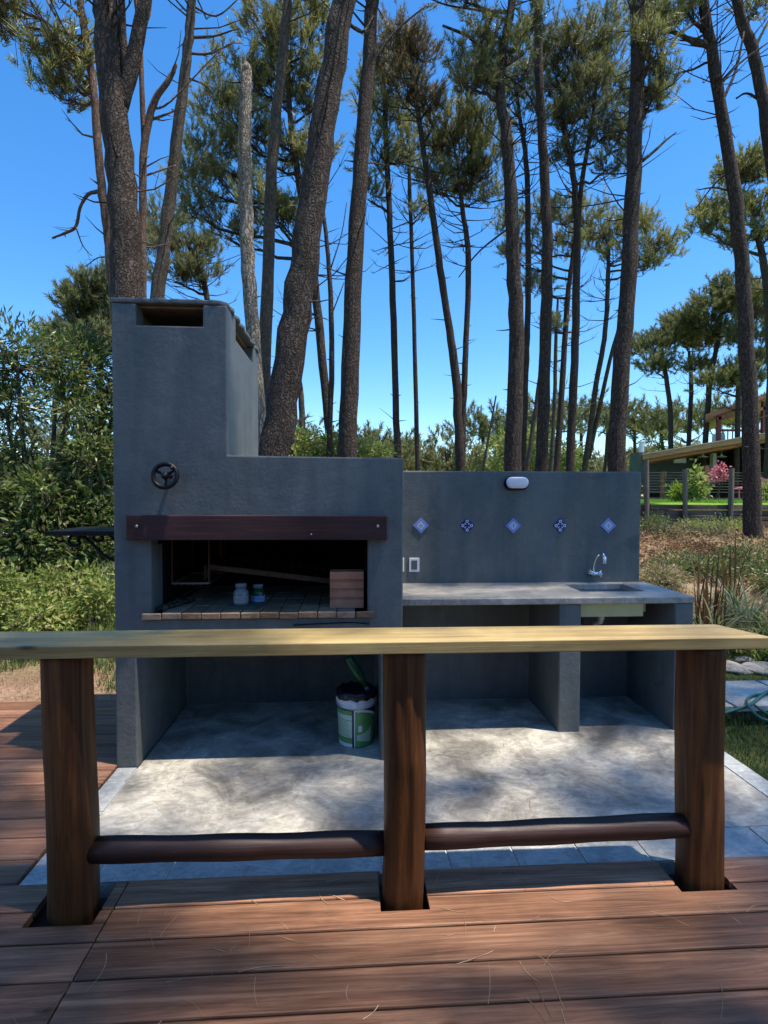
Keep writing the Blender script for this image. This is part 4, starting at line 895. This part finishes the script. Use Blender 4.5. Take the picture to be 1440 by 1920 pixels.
shade_pine('tall pine standing off the right end of the deck, crown over the deck', 7.4, -.6, 20.,
    [sb_(-.95, 1.75, 0, 12.5, .5), sb_(.3, 1.05, 0, 13.2, .6), sb_(1.95, 2.2, 0, 12.8, .5), sb_(2.6, 1.7, 0, 13.6, 1.), sb_(-1.6, 2.0, 0, 13.5, .9), sb_(1.0, 1.5, 0, 14.2, .22), sb_(1.5, 2.75, 0, 14.0, .5), sb_(3.3, 3.0, 0, 13, 1.1)], 31)
shade_pine('tall pine behind the deck, crown over its left end', 3.2, -5.0, 19.5,
    [sb_(-2.4, 3.0, 0, 12.2, .9), sb_(-3.3, 2.2, 0, 13.4, 1.1), sb_(-2.2, 1.2, 0, 12.8, .9), sb_(-3.0, .2, 0, 13.0, 1.2), sb_(-1.0, .6, 0, 13.5, 1.), sb_(.6, .4, 0, 13.2, 1.1), sb_(2.0, .5, 0, 12.5, 1.), sb_(.2, -.8, 0, 14, 1.3)], 32)
shade_pine('slender pine off the right side of the patio, crown over the counter', 9.0, 2.6, 19.,
    [sb_(.05, 3.3, 1.7, 12.0, .5), sb_(2.35, 3.75, .9, 13.2, .45), sb_(.75, 4.42, 1.5, 12.6, .24), sb_(1.2, 4.40, 1.4, 13.4, .24), sb_(1.65, 4.42, 1.5, 12.8, .26), sb_(2.1, 4.38, 1.3, 13.6, .28), sb_(3.6, 4.2, 0, 12.0, .8), sb_(.3, 2.8, 0, 13.6, .34), sb_(4.6, 5.4, 0, 12.6, .9), sb_(-1.6, 3.1, 2.4, 12.8, .35)], 33)

# ------------------------------------------------------------------ distant treeline
far = [(520, 835, 46, 60), (575, 828, 46, 62), (640, 838, 44, 52), (690, 832, 44, 54), (735, 838, 44, 60), (795, 848, 46, 66), (840, 846, 44, 62), (905, 800, 46, 44), (945, 815, 46, 46), (985, 790, 44, 50), (1035, 780, 46, 48), (1090, 775, 46, 44), (1140, 780, 46, 46), (1190, 782, 46, 48), (1240, 792, 46, 50), (1290, 780, 46, 42), (1345, 775, 46, 42), (1410, 770, 50, 40), (440, 800, 50, 52), (360, 760, 50, 50), (280, 760, 60, 50), (30, 800, 70, 50), (120, 780, 70, 50), (1490, 760, 60, 40)]
for i, (px_, py_, Yf, ry) in enumerate(far):
    rr = random.Random(i); w = rr.uniform(40, 52)
    bl = [(px_+rr.uniform(-w, w)*.8, py_+rr.uniform(-.1, 1.0)*ry*.8, w*rr.uniform(.5, .75), ry*rr.uniform(.28, .42)) for _ in range(7)]
    pine('round-crowned pine in the distant treeline', Yf+rr.uniform(-3, 5), [(px_+rr.uniform(-10, 10), 905, 7), (px_, py_+ry*.4, 6), (px_+rr.uniform(-12, 12), py_, 3)], bl, needles='needle_far', group='distant treeline pines', stubs=0, dens=.13, sides=6, seed=900+i, ndl=(.45, .075), depth_jit=.5)

rnd = np.random.default_rng(21); n = 22000; x_ = rnd.uniform(-75, 85, n); y_ = rnd.uniform(62, 76, n)
hgt = 6.6+1.3*np.sin(x_*.35)+.9*np.sin(x_*.9+1)+.5*np.sin(x_*2.1+y_)
ce = np.stack([x_, y_, rnd.uniform(0, 1, n)**.7*hgt], -1)
V, F = tufts(ce, unit(rnd.normal(size=(n, 3))*.5+np.array([0, 0, .6])), 9, 1.0, .16, .9, rnd)
tag(rawobj('distant_wood', V, F, 3, 'needle_far', kind='stuff'), 'hazy green mass of far woodland closing the horizon', 'woodland')

# ------------------------------------------------------------------ shrubs
def shrub(name, label, cat, c, blobs, n, L_, Wd, mat, stem_r=.03, group=None, stems=6, seed=1, spread=.9, shell=.35):
    rnd = np.random.default_rng(seed); g = float(gz(c[0], c[1])); t = thing(name, label, cat, (c[0], c[1], g), group)
    tot = sum(b[3]*b[4] for b in blobs); pos, dr = [], []; wood = MB()
    for bx_, by_, bz, rx, rz in blobs:
        m = int(n*rx*rz/tot); er = np.array([rx, rx, rz]); ncl = max(5, m//26)
        cl = ball(ncl, rnd, shell)*er+np.array([bx_, by_, bz]); 
        for q in cl[:max(4, ncl//5)]:
            wood.tube([(bx_, by_, bz-rz*.5), (q+np.array([bx_, by_, bz-rz*.4]))/2+rnd.normal(size=3)*.05, q], [stem_r*.4, stem_r*.28, .003], 4, False)
        idx = rnd.integers(0, ncl, m); o = rnd.normal(size=(m, 3))*(.10+.05*rx)*spread; p = cl[idx]+o
        pos.append(p); dr.append(unit(o*1.0+(p-np.array([bx_, by_, bz]))*.5+np.array([0, 0, .05])+rnd.normal(size=(m, 3))*.12))
        wood.tube([(c[0]+rnd.normal()*.15, c[1]+rnd.normal()*.15, g-.05), ((c[0]+bx_)/2+rnd.normal()*.1, (c[1]+by_)/2, (g+bz)/2), (bx_, by_, bz)], [stem_r, stem_r*.8, stem_r*.4], 6, False)
    obj('stems', wood, 'bark_grey', t, fixn=False, kind='stuff')
    V, F = leaves(np.concatenate(pos), np.concatenate(dr), L_, Wd, rnd, .15); rawobj('foliage', V, F, 3, mat, t); return t
def wb(px_, py_, Y, rx, rz): p = ony(px_, py_, Y); k = Y/FPX; return (p[0], Y, p[2], rx*k, rz*k)
Ys = 7.6
c0 = ony(60, 1100, Ys)
shrub('leafy_shrub', 'tall dark narrow-leaved shrub left of the barbecue with sky showing through', 'shrub', (c0[0], Ys), [wb(30, 660, 7.5, 70, 60), (wb(110, 690, 7.8, 70, 55)), wb(10, 765, 7.6, 50, 34), wb(125, 760, 7.4, 44, 34), wb(60, 850, 7.6, 40, 24), wb(-70, 700, 7.7, 80, 80), wb(-80, 850, 7.6, 80, 80), wb(150, 690, 8.2, 55, 60)], 9000, .15, .027, 'leaf_dark', .05, seed=5, spread=.62, shell=.2)
c1 = ony(150, 1100, 7.2)
shrub('leafy_shrub', 'bright broad-leaved shrub growing against the left flank beside the shelf', 'shrub', (c1[0], 7.2), [wb(170, 860, 7.4, 50, 50), wb(90, 930, 7.1, 70, 50), wb(180, 950, 7.4, 50, 50), wb(20, 930, 7.3, 60, 60), wb(60, 1010, 7.0, 80, 50), wb(170, 1020, 7.2, 60, 50), wb(-60, 980, 7.1, 70, 70), wb(200, 790, 7.8, 40, 60)], 10500, .13, .042, 'leaf_dark', .04, seed=6, spread=.6, shell=.2)
c2 = ony(90, 1150, 6.3)
shrub('low_bush', 'low pale-green bush at the foot of the tall shrubs beside the barbecue', 'bush', (c2[0], 6.3), [wb(40, 1110, 6.3, 70, 40), wb(130, 1105, 6.5, 60, 40), wb(190, 1120, 6.2, 50, 40), wb(-40, 1110, 6.3, 60, 45), wb(90, 1150, 6.0, 70, 30)], 7000, .085, .03, 'leaf_light', .02, seed=7, spread=.6, shell=.2)
c3 = ony(620, 850, 11.5)
shrub('green_bush', 'fresh green bush peeping over the barbecue shoulder between the trunks', 'bush', (c3[0], 13.5), [wb(560, 850, 13.5, 50, 40), wb(630, 850, 13.5, 44, 40), wb(690, 862, 13.8, 40, 34)], 6000, .13, .05, 'leaf_light', .03, seed=8)
shrub('green_bush', 'green bush behind the low wall left of the lamp pines', 'bush', (ony(1000, 870, 24)[0], 24.), [wb(955, 852, 24, 40, 40), wb(1010, 848, 24.4, 40, 44), wb(1060, 860, 24, 36, 34)], 5000, .2, .09, 'leaf_light', .03, seed=9)
# the dry bank: dry scrub clumps
rs = random.Random(4); GB = 'dry scrub clumps on the bank'
for i, (px_, py_, Yb, rx, rz, mt) in enumerate(((1225, 985, 14.5, 22, 20, 'leaf_dark'), (1300, 990, 14.6, 40, 10, 'leaf_light'), (1370, 992, 14.8, 44, 12, 'leaf_light'), (1250, 1010, 13.4, 40, 12, 'grass_dry'), (1320, 1010, 13.2, 44, 12, 'grass_dry'), (1260, 1060, 9.8, 50, 18, 'leaf_dark'), (1340, 1065, 9.2, 50, 20, 'leaf_dark'), (1420, 1050, 9.4, 54, 32, 'leaf_dark'), (1230, 1090, 8.2, 40, 16, 'grass_dry'), (1450, 1090, 8.0, 50, 30, 'leaf_dark'), (1310, 1035, 11.2, 40, 12, 'litter'))):
    p = ony(px_, py_, Yb); kk = Yb/FPX; gg = float(gz(p[0], Yb))
    lb = {'leaf_dark': 'low dark green scrub clump on the dry bank', 'leaf_light': 'low olive ground-cover clump below the timber wall', 'grass_dry': 'straw-coloured dry scrub clump on the bank', 'litter': 'brown withered scrub clump amid the leaf litter'}[mt]
    if i == 0: lb = 'small dark bush at the end of the low wall below the first fence post'
    shrub('scrub_clump', lb, 'bush', (p[0], Yb), [(p[0]+rs.uniform(-.2, .2), Yb+rs.uniform(-.2, .2), max(gg+rz*kk*.5, p[2]), rx*kk, rz*kk), (p[0]+.3, Yb+.3, max(gg+rz*kk*.4, p[2]), rx*kk*.8, rz*kk*.8)], 2200, .09, .02, mt, .012, GB, seed=40+i, spread=.7)

# ------------------------------------------------------------------ grasses
def blades(n, xy, L_, Wd, rnd, lean=.35, zf=None):
    x_, y_ = xy; z_ = gz(x_, y_) if zf is None else zf; a = rnd.uniform(0, 6.283, n); ln = L_*rnd.uniform(.5, 1.2, n); le = rnd.uniform(.05, lean, n)*ln
    b = np.stack([x_, y_, z_-.005], -1); s = np.stack([-np.sin(a), np.cos(a), np.zeros(n)], -1)*Wd*.5
    tip = b+np.stack([np.cos(a)*le, np.sin(a)*le, ln], -1); V = np.stack([b-s, b+s, tip], 1).reshape(-1, 3); return V, np.arange(3*n).reshape(-1, 3)
def patch(name, n, x0, x1, y0, y1, L_, Wd, mat, lean=.8, keep=None, label=None):
    rnd = np.random.default_rng(n+int(x0*10)); x_ = rnd.uniform(x0, x1, n); y_ = rnd.uniform(y0, y1, n)
    if keep is not None: q = keep(x_, y_); x_, y_ = x_[q], y_[q]
    V, F = blades(len(x_), (x_, y_), L_, Wd, rnd, lean); o = rawobj(name, V, F, 3, mat, kind='stuff'); tag(o, label, 'grass'); return o
def lumps(x, y): return np.sin(x*3.1+1)*np.sin(y*2.7+.4)+.6*np.sin(x*7.3)*np.sin(y*6.1)
PATH = lambda x, y: (np.abs(y-(4.28)) < .31) & (x < 5.4)
patch('lawn_grass', 60000, 2.36, 6.5, 1.2, 6.0, .05, .006, 'grass_green', 1.0, lambda x, y: ~PATH(x, y), 'short green grass beside the patio')
patch('meadow_grass', 26000, -9, -1.4, 4.7, 7.4, .10, .010, 'grass_green', .9, lambda x, y: (lumps(x, y) > .15-(y-5.1)*.9), 'patchy green grass beyond the left end of the deck')
patch('dry_grass', 9000, -9, -1.4, 4.35, 7.0, .06, .006, 'grass_dry', 1.2, None, 'dry straw grass on the bare earth beyond the deck')
patch('bank_grass', 16000, 2.4, 16, 6.2, 15.8, .12, .016, 'grass_dry', 1.2, None, 'dry grass on the sloping bank')
patch('house_lawn_grass', 26000, 7.2, 20, 16.3, 27, .07, .03, 'grass_lawn', .8, None, 'bright lawn in front of the house')
rnd = np.random.default_rng(3); n = 30000; x_ = rnd.uniform(2.2, 17, n); y_ = rnd.uniform(6.0, 15.9, n)
q = (lumps(x_*.6, y_*.6) > -.5); x_, y_ = x_[q], y_[q]
V, F = leaves(np.stack([x_, y_, gz(x_, y_)+rnd.uniform(.005, .06, len(x_))], -1), rnd.normal(size=(len(x_), 3))*np.array([1, 1, .35]), .11, .045, rnd)
tag(rawobj('leaf_litter', V, F, 3, 'litter', kind='stuff'), 'brown fallen leaves covering the dry bank', 'leaf litter')

def tussock(label, px_, py_, Y, nb, L_, Wd, mat, seed, up=.6, stalks=0):
    rnd = np.random.default_rng(seed); p = ony(px_, py_, Y); g = float(gz(p[0], Y)); t = thing('ornamental_grass', label, 'grass', (p[0], Y, g), 'ornamental grasses beside the counter'); K = 6
    def rib(n, L_, Wd, lo, hi, up):
        a = rnd.uniform(0, 6.283, n); ln = L_*rnd.uniform(.5, 1.15, n); le = rnd.uniform(lo, hi, n); V = []; F = []
        for i in range(n):
            b0 = np.array([p[0]+rnd.normal()*.07, Y+rnd.normal()*.07, g-.02]); h = np.array([math.cos(a[i]), math.sin(a[i]), 0]); s = np.array([-h[1], h[0], 0])
            o = len(V)
            for k in range(K):
                u = k/(K-1); c = b0+h*ln[i]*le[i]*u**1.7+np.array([0, 0, 1])*ln[i]*(up*u+(1-up)*u-le[i]*.55*u**2.6); w = Wd*.5*(1-u**3)*(.6+.8*min(1, u*3))*.7
                V += [c-s*w, c+s*w]
            F += [(o+2*k, o+2*k+1, o+2*k+3, o+2*k+2) for k in range(K-1)]
        return np.array(V), np.array(F)
    V, F = rib(nb, L_, Wd, .3, 1.1, up); rawobj('blades', V, F, 4, mat, t)
    if stalks: V, F = rib(stalks, L_*1.35, Wd*1.5, .02, .2, 1); rawobj('dry_stalks', V, F, 4, 'blade_brown', t)
tussock('grass tussock with tall brown dead stalks beside the counter end', 1328, 1190, 5.6, 90, .85, .020, 'blade_grey', 1, .6, 22)
tussock('arching silvery grass tussock right of the brown-stalked one', 1400, 1190, 5.9, 130, .95, .022, 'blade_grey', 2)
tussock('tussock mixing yellow-brown and silver blades behind the others', 1365, 1150, 6.5, 110, .9, .022, 'blade_grey', 3, .6, 12)
tussock('fresh green tussock farthest from the counter', 1470, 1190, 5.5, 170, .65, .018, 'leaf_light', 4)
tussock('dry straw-coloured tussock tucked against the counter pier', 1312, 1185, 6.0, 90, .55, .016, 'grass_dry', 5)
tussock('low green tussock in front of the silvery one', 1420, 1215, 5.3, 120, .42, .016, 'leaf_light', 6)
# rocks edging the bed
for i, (px_, py_, w) in enumerate(((1372, 1247, .30), (1412, 1250, .26), (1450, 1252, .34), (1340, 1240, .2), (1395, 1232, .18))):
    p = onz(px_, py_, -.02); rr = random.Random(i+3); bm = bmesh.new(); bmesh.ops.create_icosphere(bm, subdivisions=3, radius=1)
    ph = [rr.uniform(0, 6) for _ in range(4)]
    for v in bm.verts:
        d = 1+.14*math.sin(v.co.x*3+ph[0])+.12*math.sin(v.co.y*4+ph[1])+.08*math.sin(v.co.z*6+ph[2]+v.co.x*5)+.07*math.sin(v.co.x*13+v.co.y*11+ph[3]); v.co = Vector((v.co.x*w*.6*d, v.co.y*w*.45*d, max(-.3, v.co.z)*w*.17*d))
    me = bpy.data.meshes.new('rock'); bm.to_mesh(me); bm.free()
    o = obj('rock', me, 'rock', smooth=True, org=(p[0], p[1], float(gz(p[0], p[1]))+.02)); o.rotation_euler.z = rr.uniform(0, 6)
    tag(o, 'pale flat rock edging the grass bed beside the patio', 'rock', 'rocks edging the grass bed')
# path of pavers
path = obj('path', bx(2.357, 5.4, 3.99, 4.57, -.12, -.052), 'dark_soil', kind='structure')
for i in range(5):
    x0 = 2.362+i*.61; c = (x0+.295, 4.28, -.03)
    o = obj('paver', bx(x0, x0+.59, 3.995, 4.565, -.08, -.012), 'paver', path, bev=.006, org=c); o.rotation_euler = (random.uniform(-.008, .008), random.uniform(-.008, .008), random.uniform(-.02, .02))
# garden hose
hp = [(1352, 1338), (1380, 1330), (1405, 1322), (1440, 1300), (1480, 1290), (1500, 1320), (1470, 1350), (1430, 1348), (1405, 1330), (1402, 1310), (1425, 1302), (1480, 1304), (1520, 1330), (1480, 1358), (1440, 1342), (1415, 1325)]
pts = [onz(a, b, .004) for a, b in hp]
for i, p_ in enumerate(pts): p_[2] = .003 + (.018 if i in (3, 8, 12) else 0) + (.012 if i > 10 else 0)
hose = obj('garden_hose', MB().tube(catmull(pts, 8), .0105, 8), 'hose_green', smooth=True); tag(hose, 'green garden hose coiled on the paving beside the patio', 'hose')

# ------------------------------------------------------------------ timber retaining wall and fence posts
rw = thing('retaining_wall', 'weathered timber sleeper retaining wall below the house lawn', 'wall', (12, 16, .6))
zz = float(gz(9.5, 15.6))-.12
for k in range(5):
    x0 = 6.6+(k % 2)*.5
    while x0 < 22:
        x1 = min(x0+2.4, 22.4); dz = random.uniform(-.012, .012)
        obj('sleeper', bx(x0, x1-.02, 15.93+random.uniform(-.02, .02), 16.06, zz+k*.165, zz+k*.165+.155+dz), 'grey_timber', rw, bev=.012); x0 += 2.4
for lb, px_, py0, py1, w in (('weathered timber fence post at the end of the low wall', 1212, 862, 985, 9), ('weathered timber fence post beside the leafy sapling', 1284, 880, 985, 9), ('slightly leaning timber fence post beside the lone pine', 1368, 878, 985, 9.5)):
    a, b = ony(px_, py1, 15.84), ony(px_+(4 if px_ > 1300 else 0), py0, 15.84); hw = w*15.84/FPX/2
    t = thing('fence_post', lb, 'post', (a[0], 15.84, float(gz(a[0], 15.84))), 'fence posts along the retaining wall')
    obj('post_shaft', MB().tube([(a[0], 15.84, a[2]-.2), ((a[0]+b[0])/2+.01, 15.84, (a[2]+b[2])/2), (b[0], 15.84, b[2])], [hw*1.05, hw, hw*.95], 10, True, .06, random), 'grey_post', t)
    obj('wire_staple', MB().bar((b[0]-.02, 15.84-hw-.004, b[2]-.2), (b[0]+.02, 15.84-hw-.004, b[2]-.2), .006, .006), 'dull_steel', t)

# ------------------------------------------------------------------ neighbour's house
HY = 29.
house = thing('house', 'timber house with sloping porch roof and raised terrace among the pines', 'house', tuple(ony(1400, 925, HY)))
def q3(px_, py_, Y=HY): return ony(px_, py_, Y)
lz = float(gz(15, HY))
def slope(name, a, b, thick, y0, y1, mat, par=house):
    """sloping slab between two pixel points on its front edge"""
    p, q = q3(*a, y0), q3(*b, y0)
    mb = MB().prism([(p[0], p[2]-thick), (q[0], q[2]-thick), (q[0], q[2]), (p[0], p[2])], y0, y1)
    mb.v = [(a+(b-y0)*.66, b, c) for a, b, c in mb.v]                 # the house stands at an angle
    return obj(name, mb, mat, par)
pr_ = slope('porch_roof', (1205, 853), (1480, 806), .24, HY-.6, HY+5, 'house_fascia')
slope('roof_sheet', (1204, 851), (1480, 803.5), .05, HY-.7, HY+5.1, 'roof_metal', pr_)
slope('soffit_beam', (1212, 862), (1480, 818), .14, HY+.3, HY+.5, 'house_wood')
for px_, w in ((1247, 8), (1328, 9), (1450, 9)):
    a, b = q3(px_-w/2, 925), q3(px_+w/2, 850); zt_ = 2.75+(px_-1205)/235*1.05
    obj('porch_post', bx(a[0], b[0], HY+.1, HY+.1+b[0]-a[0], lz-.1, zt_), 'house_wood', house)
a, b = q3(1210, 925, HY+4), q3(1480, 830, HY+4); zt_ = [q3(1210, 858, HY+4)[2], q3(1480, 815, HY+4)[2]]
obj('rear_wall', MB().prism([(a[0], lz-.1), (b[0], lz-.1), (b[0], zt_[1]), (a[0], zt_[0])], HY+4, HY+4.2), 'house_dark', house)
def rect(name, x0, x1, y0, y1, Y, d, mat, par=house): p, q = q3(x0, y1, Y), q3(x1, y0, Y); return obj(name, bx(p[0], q[0], Y, Y+d, p[2], q[2]), mat, par)
rect('kitchen_wall', 1216, 1300, 860, 925, HY+3.6, .2, 'house_green')
obj('porch_floor', bx(q3(1200, 925)[0], q3(1480, 925)[0], HY-1.0, HY+4, lz-.1, lz+.12), 'grey_timber', house)
rect('side_wall', 1440, 1480, 815, 925, HY+.5, 3.4, 'house_dark')
wd = rect('window', 1263, 1287, 857, 868, HY+3.5, .08, 'house_white'); rect('pane', 1265, 1285, 859, 866, HY+3.46, .03, 'lamp_glass', wd)
for i in range(3): rect('shelf_jar', 1293+i*11, 1300+i*11, 859, 863, HY+3.45, .1, 'house_white')
rect('white_pillar', 1336, 1344, 850, 905, HY+2.5, .3, 'house_white')
rect('stove_block', 1198, 1213, 848, 905, HY-.2, 1.0, 'house_green')
fl = q3(1210, 852); obj('flue', MB().tube([(fl[0], HY+.4, fl[2]-.4), (fl[0], HY+.4, q3(1210, 830)[2])], .14, 12).lathe([(.2, 0), (.2, .06)], (fl[0], HY+.4, q3(1210, 829)[2]), 12), 'steel', house, smooth=False)
for px_ in (1318, 1353):
    p = q3(px_, 853, HY+1.5); ph_ = obj('pendant_lamp', MB().lathe([(.0, .16), (.05, .15), (.07, .08), (.30, .0), (.28, -.01)], (p[0], HY+1.5, p[2]-.12), 16, cap=False).tube([(p[0], HY+1.5, p[2]+.03), (p[0], HY+1.5, p[2]+.55)], .012, 5), 'house_white', house)
for k in range(8):
    y_ = 886+k*5.2; p, q = q3(1212, y_, HY-1.2), q3(1475, y_+1, HY-1.2); obj('railing_board', MB().bar((p[0], HY-1.2, p[2]), (q[0], HY-1.2, q[2]), .03, .035), 'grey_timber', house)
for px_ in (1214, 1247, 1290, 1330, 1370, 1410, 1450): p, q = q3(px_, 930, HY-1.15), q3(px_, 884, HY-1.15); obj('railing_post', bx(p[0]-.04, p[0]+.04, HY-1.17, HY-1.09, lz-.1, q[2]), 'grey_timber', house)
# upper terrace
slope('upper_roof', (1323, 777), (1480, 722), .26, HY+1.0, HY+7, 'house_wood')
slope('upper_beam', (1345, 782), (1480, 752), .18, HY+1.4, HY+1.7, 'house_wood')
for k in range(5): slope('rafter', (1335, 779), (1480, 731), .14, HY+2.2+k*.9, HY+2.32+k*.9, 'house_wood')
rect('terrace_post', 1346, 1353, 777, 832, HY+1.4, .2, 'house_red'); rect('terrace_post', 1430, 1437, 752, 815, HY+1.4, .2, 'house_red')
rect('terrace_rail', 1350, 1480, 806, 808.5, HY+1.5, .06, 'house_red')
for k in range(11): rect('baluster', 1364+k*9, 1366+k*9, 808, 826, HY+1.5, .04, 'house_red')
wt = q3(1358, 828, HY+1.9); ob = obj('terrace_barrel', MB().lathe([(.30, -.1), (.34, .0), (.34, .40), (.28, .50), (.0, .54)], (wt[0], HY+2.4, wt[2]+.0), 18, cap=False), 'house_white', house, smooth=True)
# plants in front of the house
def plant(name, label, cat, px_, py_, Y, bl, n, L_, Wd, mat, seed): p = ony(px_, py_, Y); return shrub(name, label, cat, (p[0], Y), [wb(a, b, Y, c, d) for a, b, c, d in bl], n, L_, Wd, mat, .02, seed=seed, spread=.8)
plant('sapling', 'leafy light-green sapling on the lawn beside the middle fence post', 'sapling', 1302, 935, 17.5, [(1300, 890, 10, 8), (1306, 908, 12, 10), (1315, 925, 14, 8), (1296, 922, 8, 8)], 420, .17, .09, 'leaf_light', 61)
plant('fern', 'yellow-green fern at the edge of the lawn', 'fern', 1272, 932, 18., [(1270, 920, 11, 9), (1280, 925, 9, 8)], 500, .22, .05, 'leaf_yellow', 62)
plant('flower_bush', 'pink flowering bush in front of the porch', 'bush', 1345, 925, 24., [(1350, 880, 8, 8), (1340, 892, 9, 8), (1358, 895, 7, 7)], 300, .15, .1, 'petal_pink', 63)
plant('garden_bush', 'green bush on the lawn behind the lone pine', 'bush', 1436, 935, 19., [(1438, 918, 12, 12), (1460, 915, 14, 14)], 500, .16, .06, 'leaf_light', 64)
for i, px_ in enumerate((1385, 1410)):
    t = thing('deck_chair', 'pink garden chair on the lawn, '+('nearer the sapling' if i == 0 else 'nearer the lone pine'), 'chair', tuple(ony(px_, 932, 22.)), 'pink garden chairs')
    p, q = ony(px_-6, 925, 22.), ony(px_+16, 908, 22.); w = .25
    obj('chair_back', MB().bar((q[0], 22, q[2]-.1), (q[0]+.15, 22, q[2]+.25), .5, .04, (0, 1, 0)), 'petal_pink', t); obj('chair_seat', MB().bar((p[0], 22, q[2]-.2), (q[0], 22, q[2]-.1), .5, .04, (0, 0, 1)), 'petal_pink', t)
    for dx in (0, 1):
        for dy in (-.22, .22): obj('leg', MB().bar(((p[0], q[0])[dx], 22+dy, q[2]-.15), ((p[0], q[0])[dx], 22+dy, float(gz(p[0], 22))-.02), .04, .04, (0, 1, 0)), 'petal_pink', t)

# ------------------------------------------------------------------ small litter on the deck
rnd = np.random.default_rng(11); V, F = [], []
for i in range(230):
    x_, y_ = rnd.uniform(-1.9, 2.2), rnd.uniform(1.2, 2.26)
    if i > 150: x_, y_ = rnd.uniform(-1.2, 2.3), rnd.uniform(2.3, 3.6)
    if any(h[0]-.02 < x_ < h[1]+.02 and h[2]-.02 < y_ < h[3]+.02 for h in holes): continue
    zb_ = .0135 if y_ < 2.27 else .0035; a = rnd.uniform(0, 6.28); L_ = rnd.uniform(.03, .16); cv = rnd.normal()*.16; w = rnd.uniform(.0006, .0011); o = len(V)
    for k in range(6):
        u = k/5; aa = a+cv*(u-.5)*2; pxx = x_+L_*(u-.5)*math.cos(aa); pyy = y_+L_*(u-.5)*math.sin(aa); s = np.array([-math.sin(aa), math.cos(aa)])*w
        if y_ < 2.27: pyy = min(pyy, 2.265)
        V += [(pxx-s[0], pyy-s[1], zb_+.0006*k % .002), (pxx+s[0], pyy+s[1], zb_+.0012)]
    F += [(o+2*k, o+2*k+1, o+2*k+3, o+2*k+2) for k in range(5)]
tag(rawobj('fallen_needles', np.array(V), np.array(F), 4, 'fallen_needle', kind='stuff'), 'dry pine needles scattered over deck and patio', 'pine needles')
